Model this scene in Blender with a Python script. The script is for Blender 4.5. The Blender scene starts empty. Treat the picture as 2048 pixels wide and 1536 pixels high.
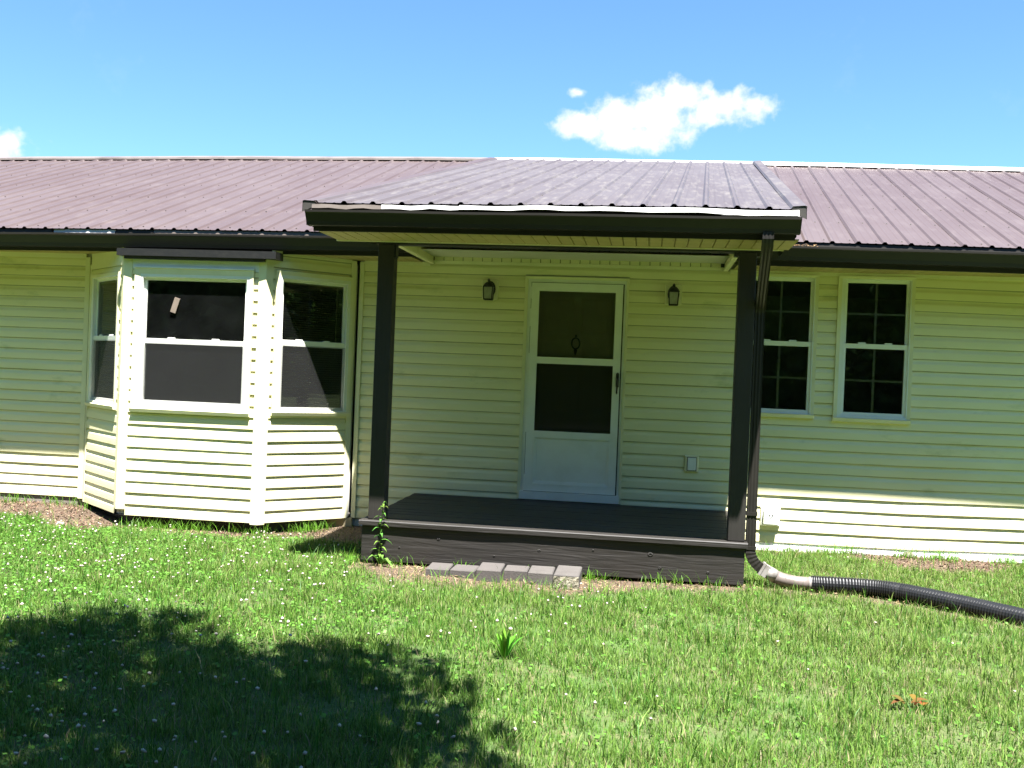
import bpy, math, random
import numpy as np
from mathutils import Vector, Matrix
R = math.radians
rng = np.random.default_rng(11)
random.seed(5)
sc = bpy.context.scene
col = sc.collection

# ------------------------------------------------------------------ camera, sky, sun, exposure
CAM = Vector((1.2505, -10.061, 1.5396))
YAW, PITCH, ROLL, FPX = 0.13575, -0.01102, 0.0402, 2000.0
fw = Vector((-math.sin(YAW) * math.cos(PITCH), math.cos(YAW) * math.cos(PITCH), math.sin(PITCH)))
r0 = Vector((math.cos(YAW), math.sin(YAW), 0))
u0 = r0.cross(fw)
rt = r0 * math.cos(ROLL) + u0 * math.sin(ROLL)
up = u0 * math.cos(ROLL) - r0 * math.sin(ROLL)
cam_d = bpy.data.cameras.new('camera')
cam_d.sensor_width = 36.0
cam_d.lens = 36.0 * FPX / 2048.0
cam_d.clip_end = 3000
cam = bpy.data.objects.new('camera', cam_d)
cam.matrix_world = Matrix(((rt.x, up.x, -fw.x, CAM.x), (rt.y, up.y, -fw.y, CAM.y), (rt.z, up.z, -fw.z, CAM.z), (0, 0, 0, 1)))
col.objects.link(cam)
sc.camera = cam

SUN_DIR = Vector((0.40, -1.0, 3.1)).normalized()
sun_d = bpy.data.lights.new('sun', 'SUN')
sun_d.energy = 5.0
sun_d.angle = R(0.6)
sun_d.color = (1.0, 0.975, 0.93)
sun = bpy.data.objects.new('sun', sun_d)
sun.rotation_euler = SUN_DIR.to_track_quat('Z', 'Y').to_euler()
sun.location = (4, -12, 30)
col.objects.link(sun)

sc.view_settings.view_transform = 'Standard'
sc.view_settings.look = 'None'
sc.view_settings.gamma = 1.0
sc.view_settings.use_curve_mapping = False
sc.view_settings.exposure = 2.35
sc.cycles.max_bounces = 8
sc.cycles.diffuse_bounces = 3
sc.cycles.transparent_max_bounces = 16
sc.cycles.caustics_reflective = False
sc.cycles.caustics_refractive = False

world = bpy.data.worlds.new('World')
sc.world = world
world.use_nodes = True
wn, wl = world.node_tree.nodes, world.node_tree.links
wn.clear()
w_out = wn.new('ShaderNodeOutputWorld')
bg = wn.new('ShaderNodeBackground')
bg.inputs['Strength'].default_value = 0.05
sky = wn.new('ShaderNodeTexSky')
sky.sky_type = 'NISHITA'
sky.sun_disc = False
sky.sun_elevation = math.asin(SUN_DIR.z)
sky.sun_rotation = math.atan2(SUN_DIR.x, SUN_DIR.y)
sky.altitude = 250
sky.air_density = 1.0
sky.dust_density = 0.0
sky.ozone_density = 4.0
wtc = wn.new('ShaderNodeTexCoord')


def wmath(op, a, b=None, clamp=False):
    n = wn.new('ShaderNodeMath'); n.operation = op; n.use_clamp = clamp
    for i, v in enumerate((a, b)):
        if v is None: continue
        if isinstance(v, (int, float)): n.inputs[i].default_value = v
        else: wl.new(v, n.inputs[i])
    return n.outputs[0]


def wdot(vec):
    n = wn.new('ShaderNodeVectorMath'); n.operation = 'DOT_PRODUCT'
    wl.new(wtc.outputs['Generated'], n.inputs[0]); n.inputs[1].default_value = vec
    return n.outputs['Value']


def lobe(d, a, b):
    """soft elliptical puff round the direction d, half-angles a (across) and b (up)"""
    c = Vector(d).normalized()
    e1 = Vector((c.y, -c.x, 0)).normalized(); e2 = e1.cross(c)
    x = wmath('DIVIDE', wdot(e1), a); y = wmath('DIVIDE', wdot(e2), b)
    r = wmath('SQRT', wmath('ADD', wmath('MULTIPLY', x, x), wmath('MULTIPLY', y, y)))
    front = wmath('GREATER_THAN', wdot(c), 0.5)
    return wmath('MULTIPLY', wmath('SUBTRACT', 1.0, r), front), front


puffs = [((-0.073, .966, .242), .034, .016), ((-.035, .968, .246), .046, .026), ((.000, .967, .252), .052, .032),
         ((.022, .963, .266), .034, .020), ((.058, .963, .258), .044, .020), ((.088, .960, .260), .028, .013), ((-.022, .972, .233), .046, .018),
         ((-.575, .802, .174), .040, .022), ((-.565, .808, .183), .018, .012), ((-.078, .960, .271), .010, .006)]
acc = None
for d, a, b in puffs:
    v, fr = lobe(d, a, b)
    v = wmath('ADD', wmath('MULTIPLY', v, fr), wmath('MULTIPLY', wmath('SUBTRACT', fr, 1.0), 2.0))
    acc = v if acc is None else wmath('MAXIMUM', acc, v)
nz = wn.new('ShaderNodeTexNoise'); nz.inputs['Scale'].default_value = 48; nz.inputs['Detail'].default_value = 5; nz.inputs['Roughness'].default_value = .55
wl.new(wtc.outputs['Generated'], nz.inputs['Vector'])
nz2 = wn.new('ShaderNodeTexNoise'); nz2.inputs['Scale'].default_value = 7.0; nz2.inputs['Detail'].default_value = 9; nz2.inputs['Roughness'].default_value = .68
wl.new(wtc.outputs['Generated'], nz2.inputs['Vector'])
cl = wmath('ADD', acc, wmath('MULTIPLY', wmath('SUBTRACT', nz.outputs['Fac'], .56), 1.9))
cm = wn.new('ShaderNodeMapRange'); cm.interpolation_type = 'SMOOTHSTEP'
cm.inputs['From Min'].default_value = -.16; cm.inputs['From Max'].default_value = .62
wl.new(cl, cm.inputs['Value'])
wisp = wn.new('ShaderNodeMapRange'); wisp.inputs['From Min'].default_value = .60; wisp.inputs['From Max'].default_value = .85; wisp.inputs['To Max'].default_value = .10
wl.new(nz2.outputs['Fac'], wisp.inputs['Value'])
cfac = wmath('MAXIMUM', cm.outputs[0], wisp.outputs[0], True)
wmix = wn.new('ShaderNodeMixRGB')
wtint = wn.new('ShaderNodeMixRGB'); wtint.blend_type = 'MULTIPLY'; wtint.inputs[0].default_value = 1.0
wtint.inputs[2].default_value = (.70, .92, 1.05, 1)
wl.new(sky.outputs[0], wtint.inputs[1])
wl.new(cfac, wmix.inputs[0]); wl.new(wtint.outputs[0], wmix.inputs[1])
wmix.inputs[2].default_value = (4.9, 5.0, 5.1, 1)
wl.new(wmix.outputs[0], bg.inputs['Color'])
wl.new(bg.outputs[0], w_out.inputs['Surface'])

# ------------------------------------------------------------------ materials
MATS = {}


def mat(name, color, rough=0.6, noise=None, bump=None, metallic=0.0, spec=0.5, coords='Object'):
    """noise = list of (scale, stretch xyz, colour2, lo, hi): mixes colour2 in; bump = (scale, stretch, strength, distance)"""
    m = bpy.data.materials.new(name); m.use_nodes = True
    nt = m.node_tree; b = nt.nodes['Principled BSDF']
    b.inputs['Roughness'].default_value = rough; b.inputs['Metallic'].default_value = metallic
    b.inputs['Specular IOR Level'].default_value = spec
    tc = nt.nodes.new('ShaderNodeTexCoord')
    last = None
    for (s, st, c2, lo, hi) in (noise or []):
        mp = nt.nodes.new('ShaderNodeMapping'); mp.inputs['Scale'].default_value = st
        nt.links.new(tc.outputs[coords], mp.inputs['Vector'])
        n = nt.nodes.new('ShaderNodeTexNoise'); n.inputs['Scale'].default_value = s; n.inputs['Detail'].default_value = 6; n.inputs['Roughness'].default_value = .6
        nt.links.new(mp.outputs[0], n.inputs['Vector'])
        mr = nt.nodes.new('ShaderNodeMapRange'); mr.inputs['From Min'].default_value = lo; mr.inputs['From Max'].default_value = hi
        nt.links.new(n.outputs['Fac'], mr.inputs['Value'])
        mx = nt.nodes.new('ShaderNodeMixRGB'); nt.links.new(mr.outputs[0], mx.inputs[0])
        if last is None: mx.inputs[1].default_value = (*color, 1)
        else: nt.links.new(last, mx.inputs[1])
        mx.inputs[2].default_value = (*c2, 1); last = mx.outputs[0]
    if last is None: b.inputs['Base Color'].default_value = (*color, 1)
    else: nt.links.new(last, b.inputs['Base Color'])
    if bump:
        s, st, strength, dist = bump
        mp = nt.nodes.new('ShaderNodeMapping'); mp.inputs['Scale'].default_value = st
        nt.links.new(tc.outputs[coords], mp.inputs['Vector'])
        n = nt.nodes.new('ShaderNodeTexNoise'); n.inputs['Scale'].default_value = s; n.inputs['Detail'].default_value = 5
        n.inputs['Distortion'].default_value = .6
        nt.links.new(mp.outputs[0], n.inputs['Vector'])
        bn = nt.nodes.new('ShaderNodeBump'); bn.inputs['Strength'].default_value = strength; bn.inputs['Distance'].default_value = dist
        nt.links.new(n.outputs['Fac'], bn.inputs['Height']); nt.links.new(bn.outputs[0], b.inputs['Normal'])
    MATS[name] = m
    return m


mat('siding', (.84, .785, .505), .5, [(1.3, (1, 1, 3), (.77, .72, .43), .35, .75), (2.2, (1, 1, 2.5), (.38, .41, .20), .60, .90), (26, (.35, 1, 3), (.40, .40, .22), .70, .86)],
    bump=(5, (.5, 1, 1.5), .12, .02))
mat('lap_shade_grime', (.47, .435, .29), .8, [(8, (1, 1, 1), (.34, .31, .19), .4, .7)])  # shade line painted under each lap, mixed with some real mildew
mat('cream_trim', (.80, .755, .52), .5, [(3, (1, 1, 1), (.70, .66, .42), .4, .8), (18, (1, 1, .6), (.38, .36, .22), .70, .88)])
mat('white_vinyl', (.82, .82, .77), .42, [(6, (1, 1, 1), (.72, .71, .64), .5, .85), (40, (1, 1, 1), (.36, .35, .26), .74, .86)])
mat('white_paint', (.82, .82, .79), .4, [(4, (1, 1, 1), (.74, .73, .67), .45, .8), (30, (1, 1, 1), (.35, .33, .26), .76, .9)])
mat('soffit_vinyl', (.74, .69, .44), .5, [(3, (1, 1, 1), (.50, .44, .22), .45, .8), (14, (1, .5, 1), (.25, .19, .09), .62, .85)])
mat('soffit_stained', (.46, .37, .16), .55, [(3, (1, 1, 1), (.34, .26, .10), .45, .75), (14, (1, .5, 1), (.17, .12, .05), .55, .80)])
mat('roof_metal', (.069, .0485, .0465), .44, [(1.2, (1, .35, 1), (.087, .066, .064), .35, .75), (9, (1, .12, 1), (.100, .078, .074), .52, .80), (60, (1, 1, 1), (.05, .04, .04), .72, .80)], spec=.35,
    bump=(3.0, (.6, 1, 1), .10, .02))
mat('porch_roof_metal', (.070, .056, .055), .46, [(1.5, (1, .3, 1), (.090, .077, .076), .35, .75), (11, (1.5, .1, 1), (.130, .114, .100), .50, .78), (60, (1, 1, 1), (.05, .04, .04), .72, .80)], spec=.4,
    bump=(3.0, (.6, 1, 1), .10, .02))
mat('brown_metal', (.0155, .0135, .0115), .48, [(4, (.4, 1, 1), (.022, .0195, .017), .4, .8)], spec=.35)
mat('brown_metal_light', (.16, .135, .12), .4, [(7, (.5, 1, 1), (.09, .072, .062), .45, .75)])
mat('white_metal', (.80, .80, .78), .35, [(9, (.6, 1, 1), (.50, .46, .40), .58, .78)])
mat('galv_cap', (.62, .60, .59), .4, [(3, (.3, 1, 1), (.40, .35, .34), .5, .75)])
mat('brown_paint', (.0140, .0116, .0098), .62, [(3.5, (.6, 1, 1), (.020, .0168, .0142), .35, .75), (18, (.2, 1, 1.4), (.012, .010, .009), .5, .75), (70, (1, 1, 1), (.04, .036, .034), .70, .82)],
    bump=(17, (.14, 1, 1.6), .6, .012))
mat('post_paint', (.0165, .0140, .0122), .6, [(3.5, (1, 1, .6), (.022, .019, .0165), .35, .75)], bump=(22, (1.8, 1.8, .12), .4, .008))
mat('deck_paint', (.026, .022, .020), .6, [(2.5, (.5, 1, 1), (.050, .043, .039), .45, .75), (34, (.10, 2.2, 1), (.023, .019, .018), .5, .7)],
    bump=(30, (.08, 2.2, 1), .5, .008))
mat('concrete', (.20, .175, .15), .9, [(4, (1, 1, 1), (.13, .11, .09), .4, .7), (60, (1, 1, 1), (.25, .22, .19), .5, .7)], bump=(40, (1, 1, 1), .5, .01))
mat('paver_red', (.076, .067, .062), .9, [(5, (1, 1, 1), (.064, .057, .054), .4, .7), (90, (1, 1, 1), (.11, .092, .083), .55, .7)], bump=(90, (1, 1, 1), .6, .006))
mat('paver_grey', (.070, .062, .057), .9, [(5, (1, 1, 1), (.088, .08, .074), .4, .7), (90, (1, 1, 1), (.11, .10, .09), .55, .7)], bump=(90, (1, 1, 1), .6, .006))
mat('paver_broken', (.26, .24, .18), .95, [(40, (1, 1, 1), (.15, .13, .09), .45, .6)], bump=(60, (1, 1, 1), 1.0, .012))
mat('black_metal', (.009, .0088, .009), .5, [(20, (1, 1, 1), (.016, .015, .014), .45, .7)])
mat('frosted_glass', (.40, .39, .33), .35, [(14, (1, 1, 1), (.28, .26, .2), .4, .7)])
mat('black_plastic', (.011, .0115, .013), .40, [(12, (1, 1, 1), (.020, .019, .019), .5, .75)])
mat('tan_plastic', (.155, .128, .115), .5, [(10, (1, 1, 1), (.115, .092, .082), .4, .7)])
mat('pale_plastic', (.27, .25, .235), .5, [(14, (1, 1, 1), (.17, .15, .135), .45, .7)])
mat('interior_paint', (.62, .60, .54), .8, [(2, (1, 1, 1), (.54, .52, .47), .4, .7)])
mat('interior_floor', (.14, .10, .07), .6, [(3, (1, 6, 1), (.10, .07, .05), .4, .7)])
mat('entry_paint', (.46, .40, .25), .55, [(3, (1, 1, 1), (.40, .345, .21), .4, .7)])
mat('blind_vinyl', (.78, .76, .68), .5, [(3, (1, 1, 1), (.72, .70, .62), .4, .7)])
mat('cardboard', (.20, .155, .125), .8, [(20, (1, 1, 1), (.17, .13, .10), .4, .7)])
mat('dark_slot', (.03, .028, .025), .6, [(20, (1, 1, 1), (.05, .045, .04), .4, .7)])
mat('bark', (.11, .085, .06), .9, [(6, (1, 1, .25), (.06, .045, .035), .4, .65)], bump=(14, (1, 1, .25), .8, .03))
mat('dead_leaf', (.42, .17, .05), .7, [(12, (1, 1, 1), (.28, .10, .03), .4, .7)])
mat('road', (.075, .072, .066), .9, [(6, (1, 1, 1), (.06, .057, .052), .4, .7)])


def leafy(name, attr='Col', transl=.38, rough=.45, spec=.16):
    m = bpy.data.materials.new(name); m.use_nodes = True
    nt = m.node_tree; nt.nodes.clear()
    o = nt.nodes.new('ShaderNodeOutputMaterial')
    at = nt.nodes.new('ShaderNodeAttribute'); at.attribute_name = attr
    d = nt.nodes.new('ShaderNodeBsdfPrincipled'); d.inputs['Roughness'].default_value = rough; d.inputs['Specular IOR Level'].default_value = spec
    t = nt.nodes.new('ShaderNodeBsdfTranslucent'); mx = nt.nodes.new('ShaderNodeMixShader'); mx.inputs[0].default_value = transl
    nt.links.new(at.outputs['Color'], d.inputs['Base Color']); nt.links.new(at.outputs['Color'], t.inputs['Color'])
    nt.links.new(d.outputs[0], mx.inputs[1]); nt.links.new(t.outputs[0], mx.inputs[2]); nt.links.new(mx.outputs[0], o.inputs['Surface'])
    MATS[name] = m


leafy('grass_blades'); leafy('leaves', transl=.3, rough=.7, spec=.04); leafy('chips', transl=0.0, rough=.9)


def glass_mat(name, tint, refl=1.0, rough=0.0, dust=.010):
    m = bpy.data.materials.new(name); m.use_nodes = True
    nt = m.node_tree; nt.nodes.clear()
    o = nt.nodes.new('ShaderNodeOutputMaterial')
    tr = nt.nodes.new('ShaderNodeBsdfTransparent'); tr.inputs[0].default_value = (*tint, 1)
    gl = nt.nodes.new('ShaderNodeBsdfGlossy'); gl.inputs['Roughness'].default_value = rough; gl.inputs['Color'].default_value = (refl, refl, refl, 1)
    fr = nt.nodes.new('ShaderNodeFresnel'); fr.inputs['IOR'].default_value = 1.9
    tc = nt.nodes.new('ShaderNodeTexCoord'); n = nt.nodes.new('ShaderNodeTexNoise'); n.inputs['Scale'].default_value = 1.6; n.inputs['Detail'].default_value = 1
    bn = nt.nodes.new('ShaderNodeBump'); bn.inputs['Strength'].default_value = .02; bn.inputs['Distance'].default_value = .02
    nt.links.new(tc.outputs['Object'], n.inputs['Vector']); nt.links.new(n.outputs['Fac'], bn.inputs['Height']); nt.links.new(bn.outputs[0], gl.inputs['Normal'])
    mx = nt.nodes.new('ShaderNodeMixShader')
    nt.links.new(fr.outputs[0], mx.inputs[0]); nt.links.new(tr.outputs[0], mx.inputs[1]); nt.links.new(gl.outputs[0], mx.inputs[2])
    df = nt.nodes.new('ShaderNodeBsdfDiffuse'); df.inputs[0].default_value = (.42, .46, .44, 1)
    n2 = nt.nodes.new('ShaderNodeTexNoise'); n2.inputs['Scale'].default_value = 5; n2.inputs['Detail'].default_value = 7
    nt.links.new(tc.outputs['Object'], n2.inputs['Vector'])
    mr = nt.nodes.new('ShaderNodeMapRange'); mr.inputs['From Min'].default_value = .3; mr.inputs['From Max'].default_value = .75; mr.inputs['To Min'].default_value = dust * .6; mr.inputs['To Max'].default_value = dust * 1.6
    nt.links.new(n2.outputs['Fac'], mr.inputs['Value'])
    m2 = nt.nodes.new('ShaderNodeMixShader')
    nt.links.new(mr.outputs[0], m2.inputs[0]); nt.links.new(mx.outputs[0], m2.inputs[1]); nt.links.new(df.outputs[0], m2.inputs[2])
    nt.links.new(m2.outputs[0], o.inputs['Surface']); MATS[name] = m


glass_mat('window_glass', (.66, .70, .66), .70)
glass_mat('door_glass', (.84, .83, .74), .35, dust=.05)


def screen_mat(name, color, cover):
    m = bpy.data.materials.new(name); m.use_nodes = True
    nt = m.node_tree; nt.nodes.clear()
    o = nt.nodes.new('ShaderNodeOutputMaterial')
    tr = nt.nodes.new('ShaderNodeBsdfTransparent'); df = nt.nodes.new('ShaderNodeBsdfDiffuse'); df.inputs[0].default_value = (*color, 1)
    mx = nt.nodes.new('ShaderNodeMixShader'); mx.inputs[0].default_value = cover
    nt.links.new(tr.outputs[0], mx.inputs[1]); nt.links.new(df.outputs[0], mx.inputs[2]); nt.links.new(mx.outputs[0], o.inputs['Surface']); MATS[name] = m


screen_mat('insect_mesh', (.055, .055, .055), .32)
screen_mat('door_mesh', (.035, .035, .03), .72)

# ground: soil and thatch, with grass tint where the lawn stands
gm = mat('soil', (.075, .085, .028), .95, [(1.1, (1, 1, 1), (.045, .085, .014), .30, .55), (7, (1, 1, 1), (.14, .115, .055), .56, .76), (45, (1, 1, 1), (.07, .05, .03), .55, .75)], bump=(30, (1, 1, 1), .6, .02))

# ------------------------------------------------------------------ mesh helpers
ORG = {}


class MB:
    def __init__(s): s.v = []; s.f = []; s.c = []; s.mi = None
    def quad(s, *p):
        i = len(s.v); s.v += [tuple(q) for q in p]; s.f.append(tuple(range(i, i + len(p)))); return s
    def box(s, x0, x1, y0, y1, z0, z1):
        return s.hexa([(x0, y0, z0), (x1, y0, z0), (x1, y1, z0), (x0, y1, z0)], [(x0, y0, z1), (x1, y0, z1), (x1, y1, z1), (x0, y1, z1)])
    def hexa(s, a, b):
        i = len(s.v); s.v += [tuple(p) for p in a] + [tuple(p) for p in b]
        s.f += [(i + 3, i + 2, i + 1, i), (i + 4, i + 5, i + 6, i + 7), (i, i + 1, i + 5, i + 4), (i + 1, i + 2, i + 6, i + 5), (i + 2, i + 3, i + 7, i + 6), (i + 3, i, i + 4, i + 7)]
        return s
    def strip(s, rows, close=False, cap=False):
        """rows: list of equal-length point lists -> quads between consecutive rows"""
        n = len(rows[0]); i = len(s.v)
        for r in rows: s.v += [tuple(p) for p in r]
        for a in range(len(rows) - 1):
            for k in range(n if close else n - 1):
                k2 = (k + 1) % n
                s.f.append((i + a * n + k, i + a * n + k2, i + (a + 1) * n + k2, i + (a + 1) * n + k))
        if cap:
            s.f.append(tuple(i + k for k in range(n))[::-1]); s.f.append(tuple(i + (len(rows) - 1) * n + k for k in range(n)))
        return s
    def tube(s, pts, rad, n=10, cap=True):
        rows = []
        for k, p in enumerate(pts):
            p = Vector(p); a = Vector(pts[max(k - 1, 0)]); b = Vector(pts[min(k + 1, len(pts) - 1)])
            t = (b - a).normalized(); ref = Vector((0, 0, 1)) if abs(t.z) < .9 else Vector((0, 1, 0))
            e1 = t.cross(ref).normalized(); e2 = e1.cross(t)
            rr = rad[k] if isinstance(rad, (list, tuple)) else rad
            rows.append([p + (e1 * math.cos(2 * math.pi * j / n) + e2 * math.sin(2 * math.pi * j / n)) * rr for j in range(n)])
        return s.strip(rows, True, cap)
    def lathe(s, c, prof, n=12, sx=1, sy=1):
        rows = [[(c[0] + math.cos(2 * math.pi * j / n) * r * sx, c[1] + math.sin(2 * math.pi * j / n) * r * sy, c[2] + z) for j in range(n)] for r, z in prof]
        return s.strip(rows, True, True)
    def build(s, name, m, parent=None, smooth=False, bevel=0):
        o = ORG.get(parent.name, (0, 0, 0)) if parent else (0, 0, 0)
        me = bpy.data.meshes.new(name)
        me.from_pydata([(x - o[0], y - o[1], z - o[2]) for x, y, z in s.v], [], s.f)
        if s.c:
            at = me.color_attributes.new('Col', 'FLOAT_COLOR', 'POINT'); at.data.foreach_set('color', np.array(s.c, 'f').ravel())
        for mm in (m if isinstance(m, (list, tuple)) else [m]): me.materials.append(MATS[mm])
        if s.mi: me.polygons.foreach_set('material_index', s.mi)
        if smooth: me.shade_smooth()
        me.update()
        ob = bpy.data.objects.new(name, me); col.objects.link(ob)
        if parent: ob.parent = parent; ORG[ob.name] = o
        else: ORG[ob.name] = (0, 0, 0)
        if bevel:
            b = ob.modifiers.new('bevel', 'BEVEL'); b.width = bevel; b.segments = 2; b.limit_method = 'ANGLE'
        return ob


def like(src, name, parent, loc):
    """another piece that shares its mesh with src"""
    ob = bpy.data.objects.new(name, src.data); col.objects.link(ob); ob.parent = parent; ob.location = loc
    if parent: ORG[ob.name] = ORG[parent.name]
    return ob


def tag(o, label=None, cat=None, group=None, kind=None):
    for k, v in (('label', label), ('category', cat), ('group', group), ('kind', kind)):
        if v: o[k] = v
    return o


def thing(name, loc, label, cat, group=None):
    o = bpy.data.objects.new(name, None); o.empty_display_size = .2; o.location = loc; col.objects.link(o); ORG[o.name] = tuple(loc)
    return tag(o, label, cat, group)


def lerp_table(x, tab):
    return float(np.interp(x, [t[0] for t in tab], [t[1] for t in tab]))


def fast_mesh(name, verts, loops_tri=None, quads=None, colors=None, m=None, smooth=False):
    me = bpy.data.meshes.new(name)
    nv = len(verts); me.vertices.add(nv); me.vertices.foreach_set('co', verts.astype('f').ravel())
    idx = []; start = []; tot = 0
    if quads is not None and len(quads):
        idx.append(quads.ravel()); start.append(np.arange(len(quads)) * 4); tot = len(quads) * 4
    if loops_tri is not None and len(loops_tri):
        idx.append(loops_tri.ravel()); start.append(tot + np.arange(len(loops_tri)) * 3)
    idx = np.concatenate(idx).astype('i'); start = np.concatenate(start).astype('i')
    me.loops.add(len(idx)); me.loops.foreach_set('vertex_index', idx)
    me.polygons.add(len(start)); me.polygons.foreach_set('loop_start', start)
    me.update(calc_edges=True)
    if colors is not None:
        at = me.color_attributes.new('Col', 'FLOAT_COLOR', 'POINT'); at.data.foreach_set('color', colors.astype('f').ravel())
    me.materials.append(MATS[m])
    if smooth: me.shade_smooth()
    ob = bpy.data.objects.new(name, me); col.objects.link(ob); ORG[ob.name] = (0, 0, 0)
    return ob


# ------------------------------------------------------------------ ground
def ground_z(x, y):
    x = np.asarray(x, float); y = np.asarray(y, float)
    z = -.105 + .012 * np.sin(x * .9 + .4) * np.cos(y * .7) + .008 * np.sin(x * 2.3 - y * 1.7)
    z = z + .045 * np.clip((x - 2.6) / 1.6, 0, 1) * np.clip(1 + (y + .2) / 1.6, 0, 1)
    z = z + .020 * np.clip((-3.2 - x) / 1.5, 0, 1) * np.clip(1 + y / 1.5, 0, 1)
    z = z - .035 * np.clip((x + 4.9) / .4, 0, 1) * np.clip((-1.7 - x) / .4, 0, 1) * np.clip(1 + (y + .75) / .5, 0, 1)
    return z - .05 * np.clip((-y - 3) / 5, 0, 1)


xs = np.concatenate([np.linspace(-400, -14, 12), np.linspace(-12, 12, 121), np.linspace(14, 400, 12)])
ys = np.concatenate([np.linspace(-400, -16, 12), np.concatenate([np.linspace(-14, -4.2, 40), np.linspace(-4, 1, 64), [2.]]), np.linspace(4, 400, 12)])
gx, gy = np.meshgrid(xs, ys); gz = ground_z(gx, gy)
nx, ny = len(xs), len(ys)
q = (np.arange(ny - 1)[:, None] * nx + np.arange(nx - 1)[None, :]).ravel()
ground = fast_mesh('ground', np.stack([gx.ravel(), gy.ravel(), gz.ravel()], 1), quads=np.stack([q, q + 1, q + nx + 1, q + nx], 1), m='soil', smooth=True)
tag(ground, 'lawn soil in front of the house', 'ground', kind='structure')
rd = MB().quad((-200, -24.5, -.10), (200, -23.0, -.10), (200, -19.6, -.10), (-200, -21.1, -.10)).build('road', 'road')
tag(rd, 'pale gravel road across the lawn from the house', 'road', kind='structure')

# ------------------------------------------------------------------ the house
LAP = .1143
HOUSE = thing('house', (0, 2.0, -.1), 'single-storey pale yellow vinyl-sided house with brown metal roof and porch', 'house')
SAG = [(-14, .008), (-5.72, .0103), (-4.77, .0093), (-1.72, -.0233), (1.0, -.020), (3.68, -.0127), (4.84, .0164), (10, .02)]


def sagz(x, z):
    return z + lerp_table(x, SAG) * (1.54 - z) / 1.35


class Plane:
    """vertical wall plane from A to B (left to right seen from outside); P(u, z, o) with o outwards"""
    def __init__(s, A, B):
        s.A = Vector((*A, 0)); s.L = (Vector((*B, 0)) - s.A).length; s.d = (Vector((*B, 0)) - s.A).normalized(); s.n = Vector((s.d.y, -s.d.x, 0))
    def P(s, u, z, o=0.0):
        p = s.A + s.d * u + s.n * o
        return (p.x, p.y, z)


PROF = [(0, -.022), (0, 0), (.030, -.0003), (.062, -.0015), (.072, -.0042), (.082, -.0085), (.094, -.0120), (.1080, -.0138), (.1143, -.0150), (.122, -.0180)]


def clip_profile(lo, hi):
    pts = [p for p in PROF[1:] if lo <= p[0] <= hi]
    zs = [p[0] for p in PROF[1:]]; os_ = [p[1] for p in PROF[1:]]
    f = lambda z: (z, float(np.interp(z, zs, os_)))
    out = [f(lo)] + [p for p in pts if lo + 1e-6 < p[0] < hi - 1e-6] + [f(hi)]
    if lo <= 1e-6: out = [PROF[0]] + out
    return out


def siding(pl, parent, uu0, uu1, z0, ztop, holes, sag=True):
    n = int(math.ceil((ztop - z0) / LAP))
    for k in range(n):
        zb = z0 + k * LAP; zt = min(zb + LAP, ztop)
        seams = {uu0 + ((k // 2) * 1.37) % 3.1 + .5 + j * 3.6 for j in range(8)}
        seams = {v for v in seams if uu0 + .4 < v < uu1 - .4} if uu1 - uu0 > 2.2 else set()
        cuts = sorted({uu0, uu1, *seams, *[min(max(v, uu0), uu1) for h in holes for v in h[:2]]})
        runs = []; cur = []
        for a, b in zip(cuts[:-1], cuts[1:]):
            if b - a < 1e-4: continue
            if a in seams and cur: runs.append(cur); cur = []
            lo, hi = zb, zt
            mid = (a + b) / 2
            for h in holes:
                if h[0] <= mid <= h[1]:
                    if h[2] <= zb + .004 and h[3] >= zt - .004: lo = hi
                    elif h[2] <= zb and h[3] > zb: lo = max(lo, h[3])
                    elif h[3] >= zt and h[2] < zt: hi = min(hi, h[2])
            if hi - lo > .006: cur.append((a, b, lo, hi))
            else:
                if cur: runs.append(cur); cur = []
        if cur: runs.append(cur)
        for run in runs:
            m = MB(); m.mi = []; jig = random.uniform(-.0014, .0014); jo = random.uniform(-.0006, .0012)
            if run[0][0] in seams: jo += .0012; run[0] = (run[0][0] - .03, *run[0][1:])
            for (a, b, lo, hi) in run:
                top = hi - zb
                if hi >= zt - 1e-6 and zt == zb + LAP: top = .122
                pr = clip_profile(lo - zb, min(top, .122))
                ns = max(1, int((b - a) / .5))
                rows = []
                for i in range(ns + 1):
                    u = a + (b - a) * i / ns
                    x = pl.P(u, 0)[0]
                    wob = .0016 * math.sin(x * 2.1 + k * 1.7) + .0010 * math.sin(x * 5.3 + k)
                    rows.append([pl.P(u, (sagz(x, zb + z) if sag else zb + z) + jig, o + jo + wob) for z, o in pr])
                m.strip(rows)
                fl_ = [1 if (p[0] + q_[0]) / 2 < .0005 or (p[0] + q_[0]) / 2 > .1085 else 0 for p, q_ in zip(pr[:-1], pr[1:])]  # underside and the strip below the next lap take the painted shade
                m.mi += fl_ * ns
            m.build('siding_board', ['siding', 'lap_shade_grime'], parent)


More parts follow.
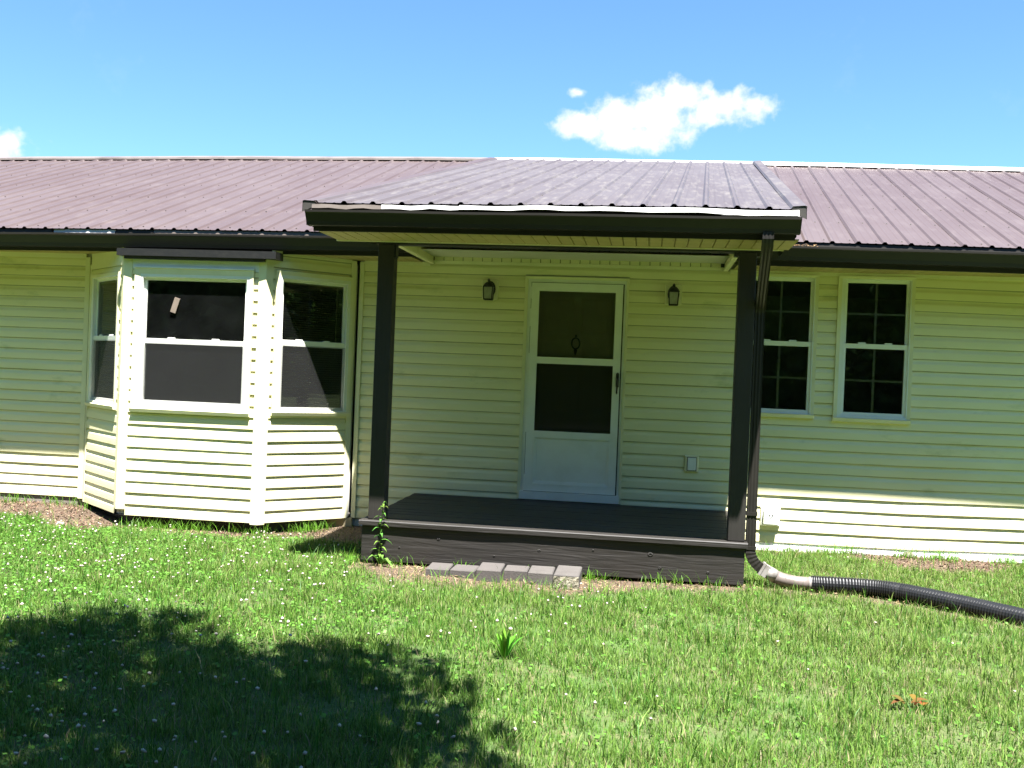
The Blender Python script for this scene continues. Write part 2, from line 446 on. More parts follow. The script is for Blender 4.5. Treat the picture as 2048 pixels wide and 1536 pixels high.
def sheath(pl, u0_, u1_, z0, z1, holes, o=-.024, m=None):
    m = m or MB()
    us = sorted({u0_, u1_, *[v for h in holes for v in h[:2] if u0_ < v < u1_]}); zs = sorted({z0, z1, *[v for h in holes for v in h[2:4] if z0 < v < z1]})
    for a, b in zip(us[:-1], us[1:]):
        for c, d in zip(zs[:-1], zs[1:]):
            um, zm = (a + b) / 2, (c + d) / 2
            if any(h[0] < um < h[1] and h[2] < zm < h[3] for h in holes): continue
            m.quad(pl.P(a, c, o), pl.P(b, c, o), pl.P(b, d, o), pl.P(a, d, o))
            m.quad(pl.P(a, c, o - .09), pl.P(a, d, o - .09), pl.P(b, d, o - .09), pl.P(b, c, o - .09))
    for h in holes:   # reveals
        a, b, c, d = h[:4]
        m.quad(pl.P(a, c, o), pl.P(a, d, o), pl.P(a, d, o - .09), pl.P(a, c, o - .09)).quad(pl.P(b, c, o), pl.P(b, c, o - .09), pl.P(b, d, o - .09), pl.P(b, d, o))
        m.quad(pl.P(a, d, o), pl.P(b, d, o), pl.P(b, d, o - .09), pl.P(a, d, o - .09)).quad(pl.P(a, c, o), pl.P(a, c, o - .09), pl.P(b, c, o - .09), pl.P(b, c, o))
    return m


def ring(m, pl, A, B, of, ob, taper=0.0):
    """rectangular frame between outer rect A and inner rect B=(u0,u1,z0,z1): front face at of, back at ob"""
    a = [(A[0], A[2]), (A[1], A[2]), (A[1], A[3]), (A[0], A[3])]; b = [(B[0], B[2]), (B[1], B[2]), (B[1], B[3]), (B[0], B[3])]
    for i in range(4):
        j = (i + 1) % 4
        m.quad(pl.P(*a[i], of), pl.P(*a[j], of), pl.P(*b[j], of - taper), pl.P(*b[i], of - taper))
        m.quad(pl.P(*b[i], of - taper), pl.P(*b[j], of - taper), pl.P(*b[j], ob), pl.P(*b[i], ob))
        m.quad(pl.P(*a[j], of), pl.P(*a[i], of), pl.P(*a[i], ob), pl.P(*a[j], ob))
    return m


def pbox(m, pl, a, b, c, d, o0, o1):
    return m.hexa([pl.P(a, c, o0), pl.P(b, c, o0), pl.P(b, c, o1), pl.P(a, c, o1)], [pl.P(a, d, o0), pl.P(b, d, o0), pl.P(b, d, o1), pl.P(a, d, o1)])


WL, FL, FR, WR = (-4.75, 0), (-3.95, -.72), (-2.485, -.72), (-1.77, 0)
MAIN = Plane((-12, 0), (9, 0))
X = lambda x: x + 12.0    # world x -> u on the main wall
BAYL, BAYF, BAYR = Plane(WL, FL), Plane(FL, FR), Plane(FR, WR)

# openings (u0,u1,z0,z1) = outer casing
R2 = (X(3.035), X(3.752), 1.21, 2.612); R1 = (X(2.135), X(2.852), 1.225, 2.612)
DOOR = (X(-.027), X(1.020), .20, 2.527)
DECKHOLE = (X(-1.06), X(2.05), -1, .235)
main_holes = [R1, R2, DOOR]
zs_ = lambda x: 2.634 - .0011 * (x - .3) ** 2        # soffit line

wall = sheath(MAIN, 0, X(-4.74), -.12, 2.78, [], o=-.024)
wall = sheath(MAIN, X(-1.76), 21, -.12, 2.90, main_holes, m=wall).build('wall', 'interior_paint', HOUSE)
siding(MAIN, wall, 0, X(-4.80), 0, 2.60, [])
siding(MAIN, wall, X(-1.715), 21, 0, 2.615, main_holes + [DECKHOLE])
bay = sheath(BAYL, 0, BAYL.L, -.02, 2.60, [(.075, .935, 1.03, 2.40)])
sheath(BAYF, 0, BAYF.L, -.02, 2.56, [(.115, 1.345, 1.02, 2.43)], m=bay)
sheath(BAYR, 0, BAYR.L, -.02, 2.60, [(.10, .95, 1.04, 2.45)], m=bay)
bay = bay.build('bay_wall', 'interior_paint', HOUSE)
ZB = -.03
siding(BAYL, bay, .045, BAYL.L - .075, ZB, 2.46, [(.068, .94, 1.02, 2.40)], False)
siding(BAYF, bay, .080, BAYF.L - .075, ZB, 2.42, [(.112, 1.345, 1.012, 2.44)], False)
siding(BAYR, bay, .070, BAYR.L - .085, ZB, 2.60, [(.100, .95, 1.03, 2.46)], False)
# frieze boards above the bay windows
f = MB(); pbox(f, BAYF, .07, BAYF.L - .07, 2.425, 2.54, -.02, .004); f.build('frieze_board', 'white_vinyl', bay)
f = MB(); pbox(f, BAYL, .04, BAYL.L - .07, 2.465, 2.64, -.02, .002); f.build('frieze_board', 'cream_trim', bay)
f = MB(); pbox(f, BAYR, .06, BAYR.L - .085, 2.605, 2.645, -.02, .004); f.build('frieze_board', 'cream_trim', bay)


def corner_post(c, dirs, z0, z1, w, name='corner_trim', m='siding', parent=bay, ragged=False):
    """L-shaped vinyl corner: c corner point, dirs the two unit wall directions leaving it"""
    c = Vector((*c, 0)); d1, d2 = Vector((*dirs[0], 0)).normalized(), Vector((*dirs[1], 0)).normalized()
    out = -(d1 + d2).normalized() * .018
    mb = MB()
    a = c + d1 * w + out * .55; e = c + out; b = c + d2 * w + out * .55
    ai, bi = c + d1 * w - out, c + d2 * w - out
    base = [ai, a, e, b, bi]
    zz = np.linspace(z0, z1, 6)
    mb.strip([[(p.x, p.y, z) for p in base] for z in zz])
    mb.f.append((0, 1, 2, 3, 4))
    return mb.build(name, m, parent)


bl = (BAYL.d.x, BAYL.d.y); br = (BAYR.d.x, BAYR.d.y)
corner_post(FL, ((-bl[0], -bl[1]), (1, 0)), ZB + .06, 2.56, .078)
corner_post(FR, ((-1, 0), br), ZB - .015, 2.56, .075)
# inside corners (J trim) where bay meets wall
f = MB().box(-4.802, -4.748, -.014, .02, .0, 2.60); f.build('corner_trim', 'cream_trim', wall)
f = MB(); pbox(f, BAYL, .004, .046, ZB, 2.52, -.02, .004); f.build('corner_trim', 'cream_trim', bay)
f = MB(); pbox(f, BAYR, BAYR.L - .086, BAYR.L - .030, ZB, 2.63, -.02, .005); f.build('corner_trim', 'cream_trim', bay)
f = MB().box(-1.756, -1.712, -.012, .02, -.026, 2.625); f.build('corner_trim', 'cream_trim', wall)
for a_, b_ in ((-12, -4.80), (-1.712, -1.015), (2.0, 9)):
    f = MB().box(a_, b_, -.006, .02, 2.592 if a_ < -5 else 2.606, 2.646); f.build('frieze_trim', 'cream_trim', wall)
# under the bay: dark floor frame set back
f = MB()
f.quad((*WL, -.028), (*WR, -.028), (*FR, -.028), (*FL, -.028))
f.hexa([(-4.55, .02, -.14), (-1.95, .02, -.14), (-2.55, -.55, -.14), (-3.88, -.55, -.14)], [(-4.55, .02, -.03), (-1.95, .02, -.03), (-2.55, -.55, -.03), (-3.88, -.55, -.03)])
f.build('bay_floor', 'dark_slot', HOUSE)
f = MB(); f.box(-2.35, -1.74, -.03, .06, -.13, -.03); f.build('floor_beam', 'entry_paint', HOUSE)
# foundation, skirt strip along the bottom of the wall to the porch's right
f = MB().box(-12, -4.70, .012, .3, -.5, .02).box(-1.95, 9, .03, .3, -.5, .0); f.build('foundation', 'concrete', HOUSE)
f = MB(); n = 26
rows = []
for i in range(n + 1):
    x = 2.10 + 6.9 * i / n
    w_ = .006 * math.sin(i * 1.9) + .004 * math.sin(i * .7)
    zt = sagz(x, 0) - .004
    rows.append([(x, .012, zt), (x, .004 + w_ * .5, zt - .028), (x, -.012 + w_, zt - .036), (x, -.016 + w_, zt - .082), (x, .01, zt - .086)])
f.strip(rows); f.build('skirt_strip', 'white_metal', wall)
# house shell behind: interior room and back
f = MB(); f.quad((-12, .15, -.05), (9, .15, -.05), (9, 8.4, -.05), (-12, 8.4, -.05)); f.build('interior_floor', 'interior_floor', HOUSE)
f = MB(); f.quad((-12, -.62, 2.70), (9, -.62, 2.70), (9, 9, 2.70), (-12, 9, 2.70)); f.build('interior_ceiling', 'interior_paint', HOUSE)
f = MB().box(-12, 9, 3.6, 3.7, -.05, 2.7).box(-2.0, -1.9, .12, 3.6, -.05, 2.7).box(1.9, 2.0, .12, 3.6, -.05, 2.7); f.build('interior_partition', 'interior_paint', HOUSE)
f = MB().box(-12, 9, 8.4, 8.5, -.4, 2.7)
for xx in (-12.05, 8.95):
    f.box(xx, xx + .1, 0, 8.5, -.4, 2.7); f.quad((xx + .05, -.6, 2.7), (xx + .05, 4.23, 4.5), (xx + .05, 9.1, 2.7))
f.build('rear_wall', 'siding', HOUSE)


# ------------------------------------------------------------------ windows
def window(pl, cas, fr, gU, gL, muntins=False, screen=True, label=None, mould=False):
    m = MB(); ring(m, pl, cas, fr, .020, -.03, .004)
    w = m.build('window', 'cream_trim', HOUSE)
    if label: w['label'] = label
    frame = MB(); inner = (gU[0] - .028, gU[1] + .028, gL[2] - .035, gU[3] + .03)
    ring(frame, pl, fr, inner, .014, -.05); frame.build('frame', 'white_vinyl', w)
    mid = (gU[2] + gL[3]) / 2
    us = MB(); ring(us, pl, (inner[0], inner[1], mid - .012, inner[3]), gU, -.022, -.055, .004); us.build('upper_sash', 'white_vinyl', w)
    ls = MB(); ring(ls, pl, (inner[0], inner[1], inner[2], mid + .026), (gL[0], gL[1], gL[2], gL[3]), -.002, -.045, .004); ls.build('lower_sash', 'white_vinyl', w)
    p = MB().quad(pl.P(gU[0] - .004, gU[2] - .004, -.038), pl.P(gU[1] + .004, gU[2] - .004, -.038), pl.P(gU[1] + .004, gU[3] + .004, -.038), pl.P(gU[0] - .004, gU[3] + .004, -.038)); p.build('pane', 'window_glass', w)
    p = MB().quad(pl.P(gL[0] - .004, gL[2] - .004, -.028), pl.P(gL[1] + .004, gL[2] - .004, -.028), pl.P(gL[1] + .004, gL[3] + .004, -.028), pl.P(gL[0] - .004, gL[3] + .004, -.028)); p.build('pane', 'window_glass', w)
    for du in (.27, .72):   # sash locks
        uu = gU[0] + (gU[1] - gU[0]) * du
        lk = MB(); pbox(lk, pl, uu - .035, uu + .035, mid + .026, mid + .040, -.025, -.006); lk.build('sash_lock', 'white_vinyl', w)
    s = MB(); s.hexa([pl.P(cas[0] - .004, cas[2] - .012, -.01), pl.P(cas[1] + .004, cas[2] - .012, -.01), pl.P(cas[1] + .004, cas[2] - .012, .030), pl.P(cas[0] - .004, cas[2] - .012, .030)],
                     [pl.P(cas[0] - .004, cas[2] + .030, -.01), pl.P(cas[1] + .004, cas[2] + .030, -.01), pl.P(cas[1] + .004, cas[2] + .022, .040), pl.P(cas[0] - .004, cas[2] + .022, .040)])
    s.build('sill', 'cream_trim', w)
    if screen:
        p = MB(); p.quad(pl.P(gL[0] - .02, gL[2] - .03, .002), pl.P(gL[1] + .02, gL[2] - .03, .002), pl.P(gL[1] + .02, gL[3] + .01, .002), pl.P(gL[0] - .02, gL[3] + .01, .002)); p.build('insect_screen', 'insect_mesh', w)
    if muntins:
        for g in (gU, gL):
            o = -.036 if g is gU else -.026
            um = (g[0] + g[1]) / 2; zm = (g[2] + g[3]) / 2
            p = MB(); pbox(p, pl, um - .010, um + .010, g[2], g[3], o - .012, o - .008); p.build('muntin', 'white_vinyl', w)
            p = MB(); pbox(p, pl, g[0], g[1], zm - .009, zm + .009, o - .013, o - .0085); p.build('muntin', 'white_vinyl', w)
    return w


def shift(r, d): return (r[0] + d, r[1] + d, r[2], r[3])


w_front = window(BAYF, (.112, 1.345, 1.018, 2.435), (.172, 1.312, 1.062, 2.378), (.226, 1.250, 1.742, 2.318), (.230, 1.250, 1.128, 1.690), label='wide centre bay window with one small tan block on the glass')
window(BAYL, (.068, .94, 1.022, 2.40), (.110, .905, 1.065, 2.372), (.195, .868, 1.756, 2.330), (.172, .864, 1.108, 1.704))
window(BAYR, (.100, .95, 1.036, 2.455), (.150, .920, 1.070, 2.415), (.202, .862, 1.777, 2.352), (.204, .876, 1.109, 1.718))
g2U, g2L = (X(3.132), X(3.682), 1.952, 2.548), (X(3.132), X(3.682), 1.292, 1.912)
window(MAIN, R2, (X(3.070), X(3.722), 1.238, 2.585), g2U, g2L, True, False)
window(MAIN, R1, shift((X(3.070), X(3.722), 1.238, 2.585), -.900), shift(g2U, -.900), shift(g2L, -.900), True, False)
# head moulding of the centre bay window
f = MB()
f.hexa([BAYF.P(.105, 2.436, 0), BAYF.P(1.352, 2.436, 0), BAYF.P(1.352, 2.436, .030), BAYF.P(.105, 2.436, .030)], [BAYF.P(.105, 2.452, 0), BAYF.P(1.352, 2.452, 0), BAYF.P(1.352, 2.448, .030), BAYF.P(.105, 2.448, .030)])
f.build('head_trim', 'white_vinyl', w_front)

# ------------------------------------------------------------------ doors
ent = MB(); pbox(ent, MAIN, X(.03), X(.97), .28, 2.47, -.15, -.11); ent = ent.build('entry_door', 'entry_paint', HOUSE)
for (a, b, c, d) in ((.16, .46, 1.95, 2.32), (.54, .84, 1.95, 2.32), (.16, .46, 1.15, 1.86), (.54, .84, 1.15, 1.86), (.16, .46, .45, 1.0), (.54, .84, .45, 1.0)):
    f = MB(); ring(f, MAIN, (X(a), X(b), c, d), (X(a + .03), X(b - .03), c + .03, d - .03), -.102, -.112, -.004); f.build('door_panel', 'entry_paint', ent)
kn = MB(); ky = .095
kn.lathe((.50, ky, 1.93), [(.004, 0), (.012, .006), (.012, .018), (.004, .026)], 8, 1, .5)
kn.tube([(.50 + .042 * math.sin(t), ky - .008, 1.865 - .055 * math.cos(t)) for t in np.linspace(.1, 2 * math.pi - .1, 17)], .008, 6)
kn.lathe((.50, ky, 1.745), [(.003, 0), (.012, .02), (.018, .05), (.010, .07)], 8, 1, .5)
kn.build('door_knocker', 'black_metal', ent)
sd = MB(); ring(sd, MAIN, (X(-.027), X(1.020), .272, 2.527), (X(.004), X(.994), .28, 2.500), .020, -.03, .006); sd = sd.build('storm_door', 'cream_trim', HOUSE)
f = MB(); ring(f, MAIN, (X(.004), X(.994), .285, 2.500), (X(.036), X(.974), .30, 2.468), .006, -.08); f.build('door_frame', 'white_paint', sd)
f = MB(); ring(f, MAIN, (X(.042), X(.961), .358, 2.462), (X(.121), X(.889), .43, 2.380), .022, -.012, .003)
pbox(f, MAIN, X(.121), X(.889), 1.648, 1.716, -.01, .021)
pbox(f, MAIN, X(.121), X(.889), .905, .968, -.01, .021)
f.build('door_leaf', 'white_paint', sd)
f = MB(); pbox(f, MAIN, X(.121), X(.889), .43, .905, -.008, .010); ring(f, MAIN, (X(.121), X(.889), .43, .905), (X(.150), X(.860), .462, .885), .020, .009, .006); f.build('kick_panel', 'white_paint', sd)
f = MB().quad((.119, -.002, 1.714), (.891, -.002, 1.714), (.891, -.002, 2.382), (.119, -.002, 2.382)); f.build('pane', 'door_glass', sd)
f = MB().quad((.119, -.003, .966), (.891, -.003, .966), (.891, -.003, 1.650), (.119, -.003, 1.650)); f.build('insect_screen', 'door_mesh', sd)
f = MB().quad((.119, .008, .966), (.891, .008, .966), (.891, .008, 1.650), (.119, .008, 1.650)); f.build('pane', 'door_glass', sd)
f = MB(); pbox(f, MAIN, X(-.002), X(1.000), .275, .352, -.02, .045); f.build('threshold', 'white_paint', sd)
ws = MB(); ring(ws, MAIN, (X(.0355), X(.9745), .3525, 2.4685), (X(.0425), X(.9600), .3575, 2.4615), .004, -.02); ws.build('door_gap_shade', 'dark_slot', sd)  # dark ring painted in for the shade in the gaps round the leaf
ws = MB(); ring(ws, MAIN, (X(.119), X(.891), .428, .907), (X(.123), X(.887), .432, .902), .0225, .018); ws.build('gasket', 'white_vinyl', sd)
for a, b in ((2.30, 2.42), (2.02, 2.20), (.95, 1.75), (.36, .52)):   # piano-hinge flanges
    f = MB(); pbox(f, MAIN, X(.026), X(.040), a, b, .0, .018); f.build('hinge', 'white_paint', sd)
f = MB()
f.tube([(.940, -.030, 1.575), (.941, -.058, 1.56), (.941, -.066, 1.52), (.940, -.062, 1.47), (.938, -.052, 1.42), (.937, -.040, 1.385), (.937, -.024, 1.375)], [.012, .014, .015, .011, .009, .008, .007], 8)
f.box(.925, .955, -.030, -.020, 1.44, 1.575)
f.build('handle', 'black_metal', sd)

# ------------------------------------------------------------------ roofs
SKEW = .048
ridge_z = lambda x: 4.590 - .0012 * (x + 1.0) ** 2
eave_z = lambda x: 2.842 - .00125 * (x - .3) ** 2
RIDGE_Y = 4.23
PITCHW = .2286


def rib_profile(npitch):
    pts = [(-.029, 0)]
    for k in range(npitch + 1):
        c = k * PITCHW
        pts += [(c - .026, .0), (c - .010, .0165), (c + .010, .0165), (c + .026, .0)]
        if k < npitch:
            for t in (.34, .66): pts += [(c + PITCHW * t - .014, 0), (c + PITCHW * t, .0032), (c + PITCHW * t + .014, 0)]
    pts.append((npitch * PITCHW + .029, 0))
    return pts


def roof_panels(parent, xe0, n, ye, ze, yr, zr, m, x_lo=None, x_hi=None, npitch=4, lift=0.0):
    """n panels side by side starting at eave position xe0; ze, zr functions of x"""
    for k in range(n):
        x0 = xe0 + k * npitch * PITCHW
        pr = rib_profile(npitch)
        if x_lo is not None: pr = [p for p in pr if x0 + p[0] >= x_lo - 1e-6]
        if x_hi is not None: pr = [p for p in pr if x0 + p[0] <= x_hi + 1e-6]
        if len(pr) < 3: continue
        rows = []; ns = 8; ph = random.uniform(0, 6)
        jag = random.uniform(-.008, .008)
        for i in range(ns + 1):
            t = i / ns; row = []
            for (dx, dz) in pr:
                xe = x0 + dx; xr = xe + SKEW * (yr - ye)
                y = ye + (yr - ye) * t + (jag if i == 0 else 0)
                z = ze(xe) * (1 - t) + zr(xr) * t + dz + lift + .004 * (1 - (dx / (npitch * PITCHW)))
                if dz < .01 and 0 < i < ns: z += .0016 * math.sin(ph + dx * 19 + i * 2.3)
                row.append((xe + SKEW * (yr - ye) * t, y, z))
            rows.append(row)
        mb = MB(); mb.strip(rows)
        mb.build('roof_panel', m, parent)


roof = MB()     # back slope
roof.quad((9.3, RIDGE_Y, 4.45), (-12.3, RIDGE_Y, 4.45), (-12.3, 9.1, 2.7), (9.3, 9.1, 2.7))
roof = roof.build('roof', 'roof_metal', HOUSE)
EY = -.69
roof_panels(roof, -3.70 - 9 * .9144, 12, EY, eave_z, RIDGE_Y, ridge_z, 'roof_metal', x_lo=-12.2)
roof_panels(roof, 3.989 - 2 * .9144, 8, EY, eave_z, RIDGE_Y, ridge_z, 'roof_metal', x_hi=9.2)
PEY = -2.585
porch_eave = lambda x: 2.800 + .010 * math.sin(x * 1.3)
porch_top = lambda x: ridge_z(x) - .004
proof = MB()     # porch roof deck under the metal, closes the sides
XL, XR = -1.45, 2.32
s0, s1 = XL + .03, XR - .03
dxr = SKEW * (RIDGE_Y - PEY)
proof.hexa([(s0, -2.50, 2.70), (s1, -2.50, 2.70), (s1 + dxr, RIDGE_Y, 4.40), (s0 + dxr, RIDGE_Y, 4.40)],
           [(s0, -2.50, 2.795), (s1, -2.50, 2.795), (s1 + dxr, RIDGE_Y, 4.53), (s0 + dxr, RIDGE_Y, 4.53)])
for xx in (s0 + .01, s1 - .01):
    proof.quad((xx, -2.50, 2.62), (xx, -2.50, 2.76), (xx + dxr * .99, 4.0, 4.45), (xx + .1, -.66, 2.70))
proof = proof.build('porch_roof', 'brown_metal', HOUSE)
roof_panels(proof, -.447 - .9144, 4, PEY, porch_eave, RIDGE_Y - .10, porch_top, 'porch_roof_metal', x_lo=XL, x_hi=XR + .2, lift=.004)
# rake trims
for xx, sgn in ((XL, -1), (XR, 1)):
    mb = MB(); rows = []
    for i in range(9):
        t = i / 8; y = PEY - .012 + (RIDGE_Y - .15 - PEY) * t; x = xx + SKEW * (y - PEY); z = porch_eave(xx) * (1 - t) + porch_top(x) * t
        e = .004 * math.sin(i * 2.1)
        hh = .024 if sgn < 0 else .034
        rows.append([(x - sgn * .100, y, z + .006), (x - sgn * .085, y, z + hh * .8 + e), (x, y, z + hh + e), (x + sgn * .012, y, z + hh - .005), (x + sgn * .014, y, z - .065)])
    mb.strip(rows)
    mb.build('rake_trim', 'porch_roof_metal' if sgn > 0 else 'roof_metal', proof)
    mb = MB().quad(*[(p[0], p[1] + .006, p[2]) for p in (rows[0][4], rows[0][3], rows[0][2], rows[0][1], (rows[0][0][0], rows[0][0][1], rows[0][0][2] - .02 ))]); mb.build('rake_end_shade', 'dark_slot', proof)  # dark sheet stands in for the shade inside the open rake end
# ridge caps: weathered brown over the left run, pale over the rest
def ridge_cap(x0, x1, m, lbl):
    mb = MB(); rows = []; n = max(2, int((x1 - x0) / .8))
    for i in range(n + 1):
        x = x0 + (x1 - x0) * i / n; z = ridge_z(x) + .040 + .003 * math.sin(i * 1.7)
        rows.append([(x, RIDGE_Y - .16, z - .074), (x, RIDGE_Y - .155, z - .046), (x, RIDGE_Y - .02, z + .004), (x, RIDGE_Y + .02, z + .004), (x, RIDGE_Y + .16, z - .05)])
    mb.strip(rows); o = mb.build('ridge_cap', m, roof); o['label'] = lbl
ridge_cap(-12.3, -1.15, 'brown_metal_light', 'weathered brown ridge cap')
ridge_cap(-1.14, 2.72, 'galv_cap', 'pale ridge cap above the porch roof')
ridge_cap(2.73, 9.3, 'white_metal', 'bright pale ridge cap beyond the porch roof')


def gutter(x0, x1, yf, ztop, hgt, parent, lbl):
    """K-style trough hung on a fascia at yf; ztop(x) = lip height"""
    prof = [(.0, .006), (.002, -hgt), (-.078, -hgt), (-.082, -hgt * .86), (-.086, -hgt * .72), (-.108, -hgt * .38), (-.118, -.026), (-.128, -.018), (-.129, .0), (-.112, .002), (-.112, -.008)]
    n = max(2, int((x1 - x0) / .6)); rows = []
    for i in range(n + 1):
        x = x0 + (x1 - x0) * i / n
        rows.append([(x, yf + a, ztop(x) + b + .0025 * math.sin(i * 2.3)) for a, b in prof])
    mb = MB(); mb.strip(rows); g = mb.build('gutter', 'brown_metal', parent); g['label'] = lbl
    for x in (x0, x1):
        e = MB(); e.quad(*[(x, yf + a, ztop(x) + b) for a, b in prof[:9]]); e.build('end_cap', 'brown_metal', g)
    return g


GY = -.61
gz = lambda x: 2.796 - .0013 * (x - .3) ** 2
gutter(-12.2, -1.06, GY, gz, .132, HOUSE, 'long brown eave gutter above the bay window')
gutter(2.0, 9.2, GY, gz, .125, HOUSE, 'brown eave gutter above the paired windows')
pgz = lambda x: 2.737 + .002 * x
PF = -2.52
pg = gutter(-1.425, 2.295, PF, pgz, .112, HOUSE, 'brown porch gutter over the door')
# fascia boards
def fascia(x0, x1, y, zb, zt, name='fascia_board'):
    n = max(1, int((x1 - x0) / 1.0)); lo = []; rows = []
    for i in range(n + 1):
        x = x0 + (x1 - x0) * i / n
        rows.append([(x, y + .022, zb(x)), (x, y + .002, zb(x)), (x, y + .002, zt(x)), (x, y + .022, zt(x))])
    return MB().strip(rows, True, True).build(name, 'brown_metal', HOUSE)
fz = lambda x: 2.634 - .0011 * (x - .3) ** 2
fascia(-12.2, -1.02, GY, lambda x: fz(x) - .008, lambda x: eave_z(x) - .02)
fascia(2.02, 9.2, GY, lambda x: fz(x) - .008, lambda x: eave_z(x) - .02)
fascia(-1.395, 2.268, PF, lambda x: 2.590 + .001 * x, lambda x: 2.775)
# drip flashing strips along the porch eave: left bent brown, then pale lengths that overlap
fl = [(-1.385, -.835, 'brown_metal_light', .0), (-.833, -.222, 'white_metal', .0), (-.226, .848, 'white_metal', .003), (.845, 2.28, 'white_metal', .0)]
for k, (a, b, m, o) in enumerate(fl):
    mb = MB(); rows = []
    for i in range(9):
        x = a + (b - a) * i / 8; z = porch_eave(x) - .004 + .004 * math.sin(i * 1.3 + k)
        dr = .034 + (.012 * (i / 8) if k == 3 else 0) + .003 * math.sin(i * 2 + k)
        rows.append([(x, -2.46, z + .006), (x, -2.585 - o, z - .001), (x, -2.602 - o, z - .004), (x, -2.606 - o, z - dr), (x, -2.598 - o, z - dr - .003)])
    mb.strip(rows); mb.build('drip_flashing', m, proof)
mb = MB(); mb.quad((1.72, -2.612, 2.755), (2.275, -2.612, 2.757), (2.275, -2.612, 2.800), (2.16, -2.612, 2.785)); mb.build('drip_flashing', 'white_metal', proof)
# main eave drip edges
for a, b, m in ((-12.2, -4.78, 'brown_metal'), (-4.76, -4.1, 'galv_cap'), (-4.09, -3.70, 'brown_metal'), (-3.69, -1.5, 'brown_metal_light'), (2.2, 9.2, 'brown_metal')):
    mb = MB(); rows = []
    for i in range(7):
        x = a + (b - a) * i / 6; z = eave_z(x) - .004
        rows.append([(x, -.55, z + .01), (x, -.672, z - .002), (x, -.676, z - .036)])
    mb.strip(rows); mb.build('drip_flashing', m, roof)

def screws(parent, x0, x1, ye, ze, yr, zr, n, m):
    mb = MB(); k = math.ceil(x0 / PITCHW)
    while k * PITCHW < x1:
        for i in range(n):
            t = (i + .12) / n
            for off in (.036, ):
                xe = k * PITCHW + off; y = ye + (yr - ye) * t; xx = xe + SKEW * (yr - ye) * t; z = ze(xe) * (1 - t) + zr(xx) * t + .004
                mb.hexa([(xx - .006, y - .006, z), (xx + .006, y - .006, z), (xx + .006, y + .006, z), (xx - .006, y + .006, z)], [(xx - .004, y - .004, z + .007), (xx + .004, y - .004, z + .007), (xx + .004, y + .004, z + .007), (xx - .004, y + .004, z + .007)])
        k += 1
    o = mb.build('roof_screws', m, parent); o['kind'] = 'stuff'
screws(roof, 2.6, 8.5, EY, eave_z, RIDGE_Y, ridge_z, 6, 'dark_slot')
screws(roof, -11.5, -1.8, EY, eave_z, RIDGE_Y, ridge_z, 6, 'brown_metal')
screws(proof, -1.25, 2.2, PEY, porch_eave, RIDGE_Y - .1, porch_top, 9, 'dark_slot')

# ------------------------------------------------------------------ soffits, porch ceiling, beam, posts
def strips(parent, name, x0, x1, step, make, m):
    n = int(round((x1 - x0) / step)); src = None
    for k in range(n):
        if src is None: src = make(x0).build(name, m, parent)
        else: like(src, name, parent, (k * step, 0, 0))


def main_soffit(x0, x1):
    mb = MB(); n = int((x1 - x0) / .1)
    for k in range(n):
        a = x0 + k * .1
        mb.quad((a + .004, GY + .02, fz(a)), (a + .096, GY + .02, fz(a)), (a + .096, .02, 2.640), (a + .004, .02, 2.640))
        mb.quad((a + .096, GY + .02, fz(a)), (a + .100, GY + .02, fz(a) + .008), (a + .100, .02, 2.648), (a + .096, .02, 2.640))
        mb.quad((a + .100, GY + .02, fz(a) + .008), (a + .104, GY + .02, fz(a)), (a + .104, .02, 2.640), (a + .100, .02, 2.648))
    return mb
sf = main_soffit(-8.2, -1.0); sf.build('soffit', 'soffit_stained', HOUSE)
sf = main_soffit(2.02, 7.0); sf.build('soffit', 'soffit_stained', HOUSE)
psof = MB().box(-1.39, 2.262, -2.50, -1.92, 2.612, 2.618).build('porch_soffit', 'dark_slot', HOUSE)
def sp(x):
    m = MB(); w = .0965
    m.hexa([(x + .003, -2.50, 2.594), (x + w - .003, -2.50, 2.594), (x + w - .003, -1.95, 2.594), (x + .003, -1.95, 2.594)], [(x, -2.50, 2.604), (x + w, -2.50, 2.604), (x + w, -1.95, 2.604), (x, -1.95, 2.604)])
    return m
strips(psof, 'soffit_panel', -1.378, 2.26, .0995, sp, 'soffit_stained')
f = MB().box(-1.39, 2.262, -1.952, -1.925, 2.588, 2.600); f.build('soffit_trim', 'cream_trim', psof)
ceil_ = MB().box(-1.0, 1.99, -1.80, .02, 2.808, 2.815).build('porch_ceiling', 'soffit_vinyl', HOUSE)
def cp(x):
    m = MB(); w = .0985
    m.hexa([(x + .004, -1.78, 2.790), (x + w - .004, -1.78, 2.790), (x + w - .004, 0, 2.790), (x + .004, 0, 2.790)], [(x, -1.78, 2.802), (x + w, -1.78, 2.802), (x + w, 0, 2.802), (x, 0, 2.802)])
    return m
strips(ceil_, 'ceiling_panel', -.985, 1.97, .0995, cp, 'soffit_vinyl')
frz = MB().box(-.99, 1.962, -.004, .02, 2.630, 2.80).build('frieze_board', 'dark_slot', HOUSE)
def fp(x):
    m = MB(); w = .0985
    m.hexa([(x + .003, -.016, 2.662), (x + w - .004, -.016, 2.662), (x + w - .002, -.003, 2.662), (x + .002, -.003, 2.662)], [(x + .003, -.016, 2.754), (x + w - .004, -.016, 2.754), (x + w - .002, -.003, 2.754), (x + .002, -.003, 2.754)])
    return m
strips(frz, 'frieze_panel', -.975, 1.95, .0995, fp, 'soffit_vinyl')
f = MB().box(-.99, 1.962, -.022, -.004, 2.755, 2.789); f.build('frieze_trim', 'cream_trim', frz)
f = MB().box(-1.0, 1.97, -.020, -.004, 2.628, 2.660); f.build('frieze_trim', 'cream_trim', frz)
